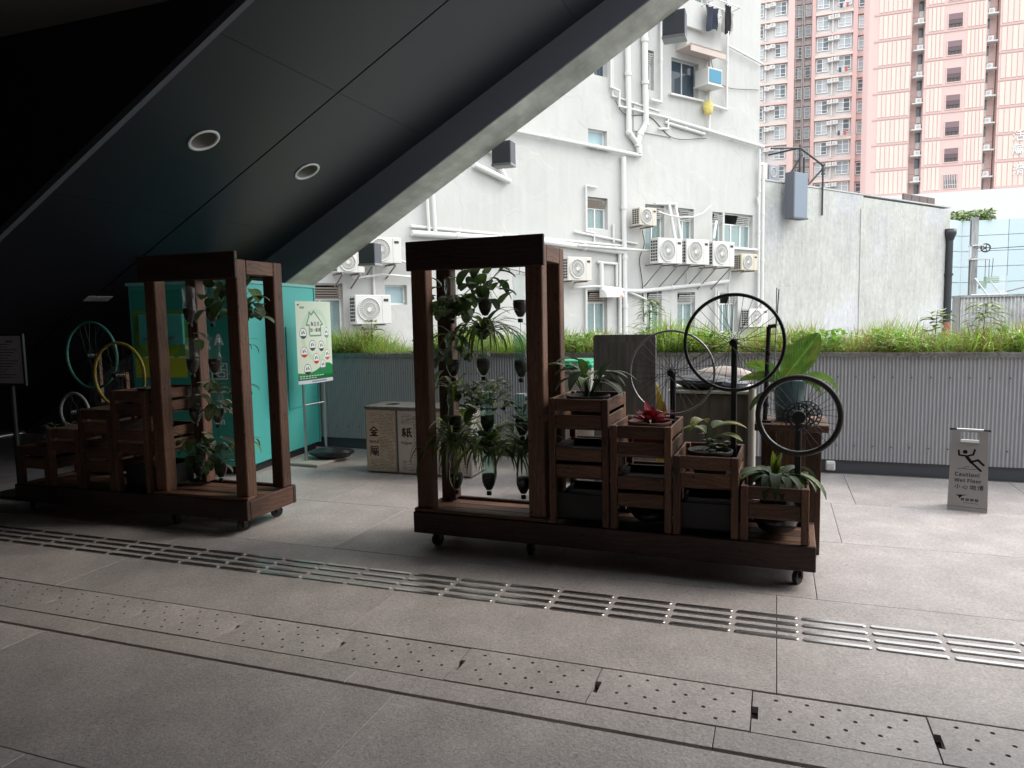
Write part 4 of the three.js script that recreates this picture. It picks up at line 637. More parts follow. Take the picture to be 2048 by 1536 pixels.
{ // stainless wet floor sign
  const t = thing('caution_sign', 'stainless steel wet floor caution sign standing near the corrugated planter', 'caution sign', 1.37, 0, -6.19, -14 * D2R), w = 0.245, h = 0.6;
  const tx = canvasTex(400, 980, (g, cw, ch) => {
    g.fillStyle = '#ffffff'; g.fillRect(0, 0, cw, ch); g.strokeStyle = g.fillStyle = '#15151a'; g.lineCap = 'round'; g.lineJoin = 'round';
    g.beginPath(); g.arc(160, 262, 24, 0, 7); g.fill(); g.lineWidth = 20; g.beginPath(); g.moveTo(95, 250); g.lineTo(100, 305); g.lineTo(180, 312); g.lineTo(240, 290); g.lineTo(255, 230); g.stroke(); g.lineWidth = 34; g.beginPath(); g.moveTo(178, 322); g.lineTo(225, 385); g.stroke(); g.lineWidth = 24; g.beginPath(); g.moveTo(222, 380); g.lineTo(290, 352); g.lineTo(345, 408); g.stroke(); g.beginPath(); g.moveTo(228, 388); g.lineTo(320, 478); g.stroke();
    g.lineWidth = 5; g.beginPath(); g.moveTo(90, 468); g.lineTo(280, 468); g.moveTo(150, 456); g.lineTo(180, 440); g.stroke(); g.beginPath(); g.arc(195, 438, 6, 0, 7); g.arc(232, 440, 6, 0, 7); g.fill();
    g.font = 'bold 62px sans-serif'; g.fillText('Caution!', 62, 560); g.font = 'bold 58px sans-serif'; g.fillText('Wet Floor', 62, 630); ['small', 'heart', 'earth', 'slip'].forEach((c, i) => glyph(g, c, 66 + i * 76, 655, 62, 10));
    g.beginPath(); g.moveTo(80, 790); g.lineTo(210, 778); g.lineTo(150, 796); g.lineTo(120, 830); g.lineTo(110, 805); g.closePath(); g.fill(); g.lineWidth = 7; for (let i = 0; i < 4; i++) { g.strokeRect(140 + i * 46, 828, 26, 12); g.beginPath(); g.moveTo(140 + i * 46, 850); g.lineTo(168 + i * 46, 850); g.stroke(); } g.lineWidth = 4; g.beginPath(); g.moveTo(160, 876); g.lineTo(310, 880); g.stroke(); g.lineWidth = 4; g.beginPath(); g.moveTo(0, 930); g.lineTo(cw, 930); g.stroke();
  });
  const sh = new THREE.Shape(); const b = 0.127, a = 0.115; sh.moveTo(-b, 0); sh.lineTo(b, 0); sh.lineTo(a, h); sh.lineTo(-a, h); sh.closePath(); const ho = new THREE.Path(); ho.moveTo(-0.058, h - 0.075); ho.lineTo(-0.058, h - 0.012); ho.lineTo(0.058, h - 0.012); ho.lineTo(0.058, h - 0.075); ho.closePath(); sh.holes.push(ho);
  for (const s of [1, -1]) {
    const e = new THREE.ExtrudeGeometry(sh, { depth: 0.006, bevelEnabled: false }); const uv = [], p = e.attributes.position; for (let i = 0; i < p.count; i++) uv.push(p.getX(i) / (2 * b) + 0.5, p.getY(i) / h); e.setAttribute('uv', new THREE.Float32BufferAttribute(uv, 2));
    const o = mesh('panel', e, mat([0.46, 0.445, 0.44], 0.36, { metalness: 0.5, map: s > 0 ? tx : null }), t, 0, 0.002, s > 0 ? 0.09 : -0.096); o.rotation.x = -s * 0.14;
    const hb = mesh('handle_edge', bx(0.116, 0.012, 0.02, 0, h - 0.082, s > 0 ? 0.008 : 0), M.whitePaint, o); hb.position.z = 0;
  }
  mesh('hinge_rod', rod([-0.128, h + 0.002, 0], [0.128, h + 0.002, 0], 0.008, 10), M.steel, t); mesh('hinge_cap', merge([rod([-0.13, h + 0.001, 0], [-0.085, h + 0.001, 0], 0.0095, 10), rod([0.085, h + 0.001, 0], [0.13, h + 0.001, 0], 0.0095, 10)]), M.blackPlastic, t);
}
{ // notice stand at the left edge
  const t = thing('notice_stand', 'black framed notice on a pole at the dark left edge', 'notice stand', -6.37, 0, -4.5);
  mesh('pole', rod([0, 0.02, 0], [0, 1.0, 0], 0.022, 12), M.blackMetal, t); mesh('base', cbox(0.42, 0.025, 0.34, 0.006), M.blackMetal, t, 0, 0.0125, 0); mesh('frame', cbox(0.5, 0.46, 0.025, 0.004), M.blackMetal, t, -0.06, 1.215, 0);
  const tx = canvasTex(256, 240, (g, w, h) => { g.fillStyle = '#d8d6dc'; g.fillRect(0, 0, w, h); g.fillStyle = '#6a6872'; for (let y = 40; y < 210; y += 14) g.fillRect(20, y, 120 + (y * 37 % 90), 4); g.fillRect(150, 24, 50, 8); });
  mesh('notice', new THREE.PlaneGeometry(0.46, 0.42), mat([0.9, 0.9, 0.9], 0.6, { map: tx }), t, -0.06, 1.215, 0.0145);
}

// ---------- the white building opposite ----------
const WO = [-2.208, -22.903], WA = 55 * D2R;
const wp = (u, y, z) => [WO[0] + u * Math.cos(WA) + z * Math.sin(WA), y, WO[1] - u * Math.sin(WA) + z * Math.cos(WA)];
const wt = (name, label, cat, u, y, z, group) => { const [a, b, c] = wp(u, y, z); return thing(name, label, cat, a, b, c, WA, group); };
{
  const t = thing('white_building', 'white rendered building covered in pipes and air conditioners', 'building', WO[0], 0, WO[1], WA);
  const U0 = -14.5, U1 = 2.82, Y0 = -6, Y1 = 14.5;
  // u0, y0, u1, y1, kind
  const win = [[-4.48, 3.84, -3.76, 4.68, 'louvre'], [-2.33, 3.3, -1.55, 4.64, 'pair'], [-1.0, 3.3, -0.28, 4.63, 'pair'], [0.56, 3.3, 1.04, 4.62, 'slim'], [1.14, 3.58, 2.53, 4.63, 'wide'], [-4.51, 1.0, -3.8, 2.2, 'louvre'], [-2.26, 0.9, -1.66, 2.19, 'pair'], [-0.99, 0.9, -0.21, 2.16, 'pair'], [0.94, 0.9, 1.81, 2.14, 'wide'], [-4.44, 6.04, -3.77, 6.46, 'small'], [-2.36, 7.8, -1.97, 8.88, 'slim'], [-1.26, 7.84, -0.1, 8.86, 'dark'], [-0.5, 10.2, 0.22, 11.2, 'pair'], [-4.5, 7.87, -3.73, 8.6, 'dark'], [-12.4, 0.95, -11.45, 2.3, 'louvre'], [-10.46, 1.84, -9.92, 2.28, 'small']];
  const sh = new THREE.Shape(); sh.moveTo(U0, Y0); sh.lineTo(U1, Y0); sh.lineTo(U1, Y1); sh.lineTo(U0, Y1); sh.closePath();
  for (const [a, b, c, d] of win) { const p = new THREE.Path(); p.moveTo(a, b); p.lineTo(a, d); p.lineTo(c, d); p.lineTo(c, b); p.closePath(); sh.holes.push(p); }
  const e = new THREE.ExtrudeGeometry(sh, { depth: 0.35, bevelEnabled: false }); boxUV(e); mesh('wall', e, M.plaster, t, 0, 0, -0.35);
  mesh('side_wall', bx(0.35, Y1 - Y0, 8, U1 - 0.175, (Y0 + Y1) / 2, -4.352), M.plaster, t); mesh('side_wall', bx(0.35, Y1 - Y0, 8, U0 + 0.175, (Y0 + Y1) / 2, -4.352), M.plaster, t);
  mesh('roof', bx(U1 - U0, 0.3, 8.3, (U0 + U1) / 2, Y1 + 0.152, -4.2), M.concrete, t); mesh('rooms', bx(U1 - U0 - 0.8, Y1 - Y0, 0.1, (U0 + U1) / 2, (Y0 + Y1) / 2, -1.3), M.interior, t);
  const paneT = mat([0.62, 0.74, 0.74], 0.08, { transmission: 0.75, thickness: 0 }), frost = mat([0.34, 0.47, 0.5], 0.25), louv = mat([0.24, 0.2, 0.17], 0.6), darkPane = mat([0.05, 0.07, 0.09], 0.06);
  for (const [a, b, c, d, k] of win) {
    const w = c - a, h = d - b, g = grp('window', t, (a + c) / 2, (b + d) / 2, -0.16), f = 0.035, q = [bx(w, f, 0.05, 0, h / 2 - f / 2, 0), bx(w, f, 0.05, 0, -h / 2 + f / 2, 0), bx(f, h - 2 * f, 0.05, -w / 2 + f / 2, 0, 0), bx(f, h - 2 * f, 0.05, w / 2 - f / 2, 0, 0)];
    const lv = k === 'louvre' || k === 'pair' || k === 'slim' || k === 'wide', split = lv ? h / 2 - Math.min(0.34, h * 0.34) : h / 2, cols = k === 'wide' ? 3 : k === 'small' || k === 'slim' ? 1 : 2;
    if (lv) q.push(bx(w - 2 * f, f, 0.05, 0, split, 0)); for (let i = 1; i < cols; i++) q.push(bx(f, split + h / 2 - f, 0.05, -w / 2 + w * i / cols, (split - h / 2) / 2, 0.001));
    mesh('frame', merge(q), k === 'dark' ? M.alu : M.whitePaint, g);
    for (let i = 0; i < cols; i++) mesh('pane', bx(w / cols - f * 1.2, split + h / 2 - f, 0.008, -w / 2 + w * (i + 0.5) / cols, (split - h / 2) / 2, 0), k === 'small' ? frost : k === 'dark' ? darkPane : paneT, g);
    if (lv) for (let i = 0; i < 5; i++) { const s = mesh('louvre_slat', bx(w * (k === 'wide' ? 0.5 : 0.94) - 0.03, 0.032, 0.008, k === 'wide' ? w * 0.2 : 0, split + 0.05 + i * (h / 2 - split - 0.06) / 5, 0), k === 'louvre' ? louv : mat([0.4, 0.4, 0.38], 0.6), g); s.rotation.x = 0.35; }
    if (k !== 'small' && k !== 'dark') { const n = 24, P = [], I = []; for (let i = 0; i <= n; i++) { const x = -w / 2 + w * i / n; P.push(x, -h / 2, Math.sin(i * 1.7) * 0.015, x, split, Math.sin(i * 1.7) * 0.015); if (i < n) I.push(i * 2, i * 2 + 2, i * 2 + 3, i * 2, i * 2 + 3, i * 2 + 1); } const cg = new THREE.BufferGeometry(); cg.setAttribute('position', new THREE.Float32BufferAttribute(P, 3)); cg.setIndex(I); cg.computeVertexNormals(); const cm = mesh('curtain', cg, M.curtain, g, 0, 0, -0.14); if (k === 'wide') cm.scale.x = 0.98; }
  }
  // pipes on the face
  const pz = 0.1, pp = (r, ...pts) => mesh('pipe', pipeGeo(pts.map((p) => [p[0], p[1], p[2] ?? pz]), r), M.pipe, t);
  pp(0.05, [-9, 6.12], [-2.62, 5.93], [-2.62, 6.2]); pp(0.05, [-1.48, 7.08], [2.9, 6.8]); pp(0.05, [-1.6, 6.98, 0.06], [0.1, 6.86, 0.06]);
  pp(0.075, [-3.1, 9.6], [-3.05, 6.5], [-2.7, 6.2], [-2.66, 5.98]); pp(0.085, [-2.45, 10.2], [-2.4, 6.8], [-2.62, 6.5], [-2.75, 6.15]); pp(0.07, [-3.26, 5.82], [-3.22, 0.4]); pp(0.05, [-3.4, 3.3, 0.08], [-3.4, 1.0, 0.08]);
  pp(0.07, [-9.8, 3.44], [-6.2, 3.42], [-3.2, 3.24]); pp(0.035, [-9.8, 3.6, 0.05], [-3.3, 3.42, 0.05]); pp(0.03, [-5, 3.72, 0.05], [-2.7, 3.5, 0.05]); pp(0.035, [-5, 3.36, 0.2], [-2.3, 3.3, 0.2]);
  pp(0.06, [-4.1, 2.95], [-4.1, 2.3], [-3.9, 2.2], [-2.6, 2.18], [1.2, 2.5]); pp(0.035, [-4.2, 2.95, 0.06], [-3.5, 2.92, 0.06], [-3.5, 2.3, 0.06]);
  pp(0.04, [0.28, 12], [0.26, 6.95]); pp(0.04, [1.08, 12], [1.06, 7.7], [0.3, 7.74]); pp(0.03, [1.1, 9.6], [2.8, 9.35]); pp(0.04, [-1.77, 11], [-1.79, 7.5], [-2.2, 7.5]); pp(0.03, [-3.7, 9], [-3.7, 7.6], [-3.4, 7.55], [-3.4, 7.15], [-1.5, 7.1], [-1.5, 6.8], [-1.9, 6.75]); pp(0.025, [-3.6, 8.9, 0.05], [-3.6, 7.4, 0.05], [-1.8, 7.25, 0.05]);
  pp(0.07, [-8.1, 5.12], [-7.08, 4.82]); pp(0.07, [-7.95, 5.55], [-7.55, 5.5], [-7.2, 4.86]); pp(0.035, [-9.4, 4.6], [-9.36, 3.5]); pp(0.05, [-9.25, 4.7], [-9.2, 3.5]);
  pp(0.04, [2.7, 6.7], [2.72, 0.2]); pp(0.055, [2.9, 6.2], [2.92, 0.2]); pp(0.03, [2.6, 5.2], [2.7, 4.9]); pp(0.025, [-4.58, 4.95, 0.05], [-4.58, 3.75, 0.05], [-4.3, 3.72, 0.05], [-4.3, 3.45, 0.05]); pp(0.025, [-4.58, 4.95, 0.05], [-4.2, 4.93, 0.05]);
  pp(0.03, [-3.6, 4.0, 0.05], [-3.6, 3.5, 0.05]); pp(0.022, [-2.1, 4.4, 0.3], [-1.7, 4.33, 0.3], [-1.2, 4.3, 0.3], [-0.7, 4.34, 0.3], [-0.2, 4.48, 0.25], [0.3, 4.75, 0.15]); pp(0.04, [0.5, 4.3, 0.2], [0.2, 3.75, 0.35]); pp(0.045, [-1.42, 4.7, 0.06], [-1.42, 3.65, 0.3]); pp(0.045, [-1.15, 4.7, 0.06], [-1.15, 3.65, 0.3]); pp(0.04, [-2.0, 4.66, 0.06], [-1.1, 4.72, 0.06]);
  pp(0.025, [-10.2, 2.85, 0.1], [-9.4, 2.6, 0.1]); pp(0.025, [-11.3, 2.4, 0.2], [-10.6, 2.5, 0.2], [-9.7, 2.45, 0.1]); pp(0.03, [-10.75, 3.2, 0.05], [-10.75, 1.9, 0.05]); pp(0.03, [-5.1, 2.25, 0.1], [-4.3, 2.3, 0.1], [-3.4, 2.25, 0.1], [-2.4, 1.95, 0.1]); pp(0.03, [0.6, 2.3], [0.62, 0.8]); pp(0.03, [0.72, 2.2], [0.72, 0.8]);
  pp(0.02, [-2.45, 2.3, 0.05], [-2.4, 1.2, 0.05]); pp(0.03, [-4.62, 2.3, 0.05], [-4.62, 0.9, 0.05]); pp(0.035, [-9.0, 2.7, 0.05], [-9.0, 0.6, 0.05]); pp(0.035, [-8.85, 2.5, 0.05], [-8.85, 0.6, 0.05]);
  // loose cables and drain hoses
  for (const [m, r, pts] of [[M.blackMetal, 0.012, [[-2.5, 3.9], [-2.42, 3.5], [-2.6, 3.1], [-2.5, 2.4], [-2.45, 1.3]]], [M.blackMetal, 0.01, [[-9.6, 2.9], [-8.8, 2.72], [-7.8, 2.8], [-6.5, 2.6]]], [M.offWhite, 0.018, [[1.4, 2.85], [1.3, 2.4], [1.36, 1.6], [1.3, 0.8]]], [M.blackMetal, 0.01, [[-3.5, 7.3], [-3.2, 7.0], [-2.2, 7.05], [-1.3, 6.6], [0.2, 6.75]]], [M.offWhite, 0.016, [[-0.7, 2.9], [-0.62, 2.5], [-0.7, 2.3]]], [M.blackMetal, 0.01, [[0.3, 9.4], [0.6, 8.6], [1.0, 8.4], [2.7, 8.55]]]]) mesh('cable', new THREE.TubeGeometry(new THREE.CatmullRomCurve3(pts.map((p) => new THREE.Vector3(p[0], p[1], 0.05))), 40, r, 6), m, t);
  // hoods, ledge, window unit
  mesh('hood', merge([bx(1.5, 0.05, 0.6, -0.35, 9.08, 0.3), bx(1.5, 0.2, 0.04, -0.35, 9.0, 0.58)]), mat([0.5, 0.42, 0.38], 0.8), t); mesh('balcony', merge([bx(1.3, 0.75, 0.5, -1.0, 9.95, 0.25), bx(1.5, 0.9, 0.55, -0.3, 9.55, 0.1)]), M.plaster, t);
  mesh('panel_cover', bx(1.5, 0.7, 0.03, -2.05, 6.95, 0.02), M.plaster, t); mesh('sill', merge([bx(0.8, 0.05, 0.12, -4.1, 6.0, 0.05), bx(1.6, 0.06, 0.14, 1.83, 3.54, 0.06), bx(1.4, 0.05, 0.12, -0.68, 7.8, 0.05)]), M.offWhite, t);
}
// outdoor units
const acWhite = mat([0.56, 0.555, 0.53], 0.45), acGrille = mat([0.42, 0.42, 0.4], 0.5);
function aircon(label, u, y, w, h, o = {}) {
  const d = o.d ?? 0.32, z = o.z ?? 0.35, t = wt('air_conditioner', label, 'air conditioner', u, y, z, 'outdoor units on the white building');
  mesh('casing', cbox(w, h, d, 0.012), o.aged ?? acWhite, t, 0, h / 2, 0);
  const R = Math.min(w * 0.3, h * 0.42), cx = -w * 0.13, bars = [new THREE.TorusGeometry(R, 0.012, 6, 28), new THREE.TorusGeometry(R * 0.62, 0.006, 5, 24), cyl(R * 0.2, R * 0.2, 0.02, 14).rotateX(Math.PI / 2)]; for (let i = 0; i < 26; i++) { const a = i * 6.2832 / 26; bars.push(rod([Math.cos(a) * R * 0.18, Math.sin(a) * R * 0.18, 0], [Math.cos(a + 0.3) * R, Math.sin(a + 0.3) * R, 0], 0.005, 4)); }
  mesh('fan_grille', merge(bars), acWhite, t, cx, h * 0.5, d / 2 + 0.014); mesh('fan', cyl(R * 0.98, R * 0.98, 0.006, 26).rotateX(Math.PI / 2), acGrille, t, cx, h * 0.5, d / 2 + 0.003);
  const vs = []; for (let i = 0; i < 7; i++) for (let k = 0; k < 3; k++) vs.push(bx(0.006, h * 0.085, d * 0.2, -w / 2 - 0.002, h * (0.14 + i * 0.12), -d * 0.28 + k * d * 0.27)); mesh('side_vent', merge(vs), M.blackPlastic, t);
  mesh('badge', bx(w * 0.13, h * 0.09, 0.006, w * 0.36, h * 0.82, d / 2 + 0.004), M.blackPlastic, t); mesh('panel_seam', bx(0.006, h * 0.94, 0.004, w * 0.25, h / 2, d / 2 + 0.002), acGrille, t);
  const bk = []; for (const s of [-0.32, 0.32]) { bk.push(bx(0.035, 0.035, z + d / 2, s * w, -0.018, -z / 2 + d / 4)); if (o.strut !== false) bk.push(rod([s * w, -0.03, d / 2], [s * w - (o.lean ?? 0), -(o.drop ?? 0.45), -z], 0.018, 6)); } mesh('bracket', merge(bk), o.rust ?? mat([0.2, 0.17, 0.15], 0.7), t);
}
aircon('left unit of the row of three outdoor units on struts', -2.0, 2.93, 0.98, 0.7, { z: 0.5, drop: 0.65, lean: 0.1 });
aircon('middle unit of the row of three outdoor units on struts', -0.85, 2.93, 0.98, 0.72, { z: 0.5, drop: 0.65, lean: 0.1 });
aircon('right unit of the row of three outdoor units on struts', 0.3, 2.9, 0.98, 0.74, { z: 0.5, drop: 0.65, lean: 0.1 });
aircon('small outdoor unit above the row of three', -2.72, 3.96, 0.66, 0.48, { strut: false, aged: mat([0.52, 0.49, 0.42], 0.5) });
aircon('small outdoor unit at the right end beside the row of three', 1.72, 2.83, 0.8, 0.5, { strut: false, aged: mat([0.5, 0.46, 0.37], 0.55) });
aircon('outdoor unit behind the post of the right hand frame', -5.2, 2.42, 0.8, 0.6, { strut: false, aged: mat([0.54, 0.52, 0.47], 0.5) });
aircon('outdoor unit behind the large black bicycle wheel', 2.2, 1.05, 0.95, 0.58, { strut: false });
aircon('large outdoor unit right of the green poster', -10.98, 1.42, 0.82, 0.62, { strut: false });
aircon('outdoor unit under the concrete beam with the box lamp in front', -10.68, 2.72, 0.8, 0.55, { drop: 0.3 });
aircon('outdoor unit half hidden by the lower end of the concrete beam', -11.45, 2.5, 0.6, 0.42, { drop: 0.3 });
{ // window units, awning vent, laundry, lantern
  const t = wt('window_unit', 'window air conditioner with a blue front under the hood', 'air conditioner', 0.05, 8.1, 0.25); mesh('casing', cbox(0.62, 0.46, 0.5, 0.01), acWhite, t, 0, 0.3, 0); mesh('front', bx(0.52, 0.36, 0.02, 0, 0.3, 0.255), mat([0.03, 0.2, 0.32], 0.4), t); mesh('tray', bx(0.7, 0.03, 0.56, 0, 0.05, 0), M.offWhite, t);
  const v = wt('vent_hood', 'white curved vent hood with an orange flame print on a low window', 'vent', -3.95, 2.0, 0.1); const hs = new THREE.Shape(); hs.moveTo(0, 0); hs.lineTo(0.3, 0); hs.quadraticCurveTo(0.3, 0.2, 0, 0.24); hs.closePath(); const hg = new THREE.ExtrudeGeometry(hs, { depth: 0.62, bevelEnabled: false }); hg.rotateY(-Math.PI / 2); hg.translate(0.4, 0, 0); mesh('hood', hg, M.whitePaint, v);
  mesh('flame', merge([0, 0.05, 0.1].map((x) => rod([0.26 + x, 0.01, 0.302], [0.25 + x, 0.16 + 0.02 * (x * 20 % 2), 0.24], 0.022, 5, 0.006))), mat([0.75, 0.2, 0.05], 0.5), v);
  const r = wt('laundry_rack', 'metal laundry rack jutting from the upper window', 'rack', 0.0, 10.2, 0.05); mesh('frame', merge([rod([-0.6, 0, 0], [-0.5, 0.1, 0.9], 0.015, 6), rod([0.5, 0, 0], [0.6, 0.1, 0.9], 0.015, 6), ...[0.3, 0.6, 0.9].map((z) => rod([-0.55, 0.1 * z, z], [0.58, 0.1 * z, z], 0.012, 6))]), M.alu, r);
  const cl = (label, u, w, h, z, c) => { const q = wt('garment', label, 'laundry', u, 10.22, z, 'laundry on the rack'), n = 8, P = [], I = []; for (let j = 0; j <= 5; j++) for (let i = 0; i <= n; i++) P.push((i / n - 0.5) * w * (1 - 0.08 * Math.sin(j * 1.3)), -j / 5 * h * (0.92 + 0.08 * Math.sin(i * 0.9)), Math.sin(i * 1.9 + j * 0.4) * 0.05); for (let j = 0; j < 5; j++) for (let i = 0; i < n; i++) { const a = j * (n + 1) + i; I.push(a, a + 1, a + n + 2, a, a + n + 2, a + n + 1); } const g = new THREE.BufferGeometry(); g.setAttribute('position', new THREE.Float32BufferAttribute(P, 3)); g.setIndex(I); g.computeVertexNormals(); mesh('cloth', g, mat(c, 0.9, { side: THREE.DoubleSide }), q); };
  cl('dark blue shirt on the laundry rack', -0.3, 0.55, 0.7, 0.65, [0.03, 0.035, 0.06]); cl('dark trousers on the laundry rack', 0.02, 0.26, 0.8, 0.95, [0.02, 0.02, 0.025]); cl('grey striped cloth on the laundry rack', 0.36, 0.55, 0.6, 0.65, [0.3, 0.29, 0.27]);
  const yp = wp(0.1, 7.4, 0.2); bag('hanging_bag', 'yellow bag hanging on a pipe of the white building', yp[0], yp[1], yp[2], 0.14, 0.2, 0.11, mat([0.62, 0.52, 0.16], 0.7), 1.1);
}

// ---------- low concrete wall beside it ----------
{
  const t = thing('concrete_wall', 'tall stained bare concrete wall right of the white building', 'wall', WO[0], 0, WO[1], WA), a = 2.95, b = 16.6;
  for (const [u0, u1, y1] of [[a, 9.6, 5.86], [9.606, b, 5.79]]) { const g = bx(u1 - u0, y1 + 6, 0.4, (u0 + u1) / 2, (y1 - 6) / 2, -0.51); mesh('wall_section', g, M.stain, t); }
  mesh('coping', bx(b - a, 0.05, 0.44, (a + b) / 2, 5.9, -0.51), M.stain, t); mesh('end_return', bx(0.4, 11.7, 9, b - 0.2, -0.1, -5.22), M.stain, t); mesh('pilaster', bx(0.35, 11.4, 0.03, 9.6, -0.35, -0.294), M.stain, t);
  const d = wt('drainpipe', 'black drainpipe with a hopper head at the far end of the concrete wall', 'drainpipe', 16.35, 0, -0.2); mesh('tube', pipeGeo([[0, -5, 0], [0, 4.6, 0]], 0.15), M.blackMetal, d); mesh('hopper', lathe([[0.0, 4.45], [0.15, 4.45], [0.26, 4.75], [0.26, 4.95], [0.0, 4.95]], 14), M.blackMetal, d); mesh('stub', rod([0, 0.2, 0], [0, 0.95, 0], 0.17, 12), mat([0.25, 0.1, 0.07], 0.7), d);
  const s = wt('light_box', 'dark grey upright light box mounted at the top of the concrete wall', 'sign box', 4.82, 4.66, -0.05); mesh('box', cbox(0.78, 1.5, 0.3, 0.01), mat([0.16, 0.2, 0.25], 0.4), s, 0, 0.75, 0.1); mesh('edge', merge([bx(0.06, 1.52, 0.34, -0.4, 0.75, 0.1), bx(0.84, 0.05, 0.34, 0, 0.0, 0.1)]), M.slate, s);
  const f = wt('steel_frame', 'thin steel frame standing on top of the concrete wall', 'frame', 5.4, 5.93, -0.5), L2 = []; for (const [p, q] of [[[0, -1.2, 0.25], [0, 1.3, 0.25]], [[0.25, -1, 0.25], [0.25, 0.9, 0.25]], [[1.4, -1, 0.25], [1.4, 0.75, 0.25]], [[-1.6, 1.0, 0.25], [0, 1.2, 0.25]], [[0, 1.2, 0.25], [1.4, 0.75, 0.25]], [[-0.5, 0, 0], [0.2, 1, 0.2]], [[0.8, 0, 0], [1.4, 0.6, 0.2]], [[0, 1.2, 0.25], [0, 1.2, -1]]]) L2.push(rod(p, q, 0.035, 6)); mesh('bars', merge(L2), M.blackMetal, f);
  for (const [u, y, lab] of [[3.55, 5.95, 'left outdoor unit perched on the concrete wall'], [4.2, 5.93, 'right outdoor unit perched on the concrete wall']]) { const q = wt('roof_unit', lab, 'air conditioner', u, y, -0.6, 'units on the concrete wall'); mesh('casing', cbox(0.56, 0.52, 0.4, 0.015), u < 4 ? mat([0.6, 0.59, 0.56], 0.5) : mat([0.25, 0.27, 0.3], 0.5), q, 0, 0.27, 0); mesh('fan_grille', new THREE.TorusGeometry(0.16, 0.02, 6, 20), acGrille, q, -0.05, 0.28, 0.2); }
  const v = wt('vent_louvre', 'dark row of four louvre panels on top of the concrete wall', 'vent', 13.2, 5.82, -0.5); for (let i = 0; i < 4; i++) mesh('panel', cbox(0.62, 0.42, 0.08, 0.01), mat([0.1, 0.075, 0.07], 0.6), v, i * 0.66, 0.2 - i * 0.0, 0); mesh('rail', bx(2.7, 0.04, 0.1, 1.0, 0.0, 0), M.alu, v);
}
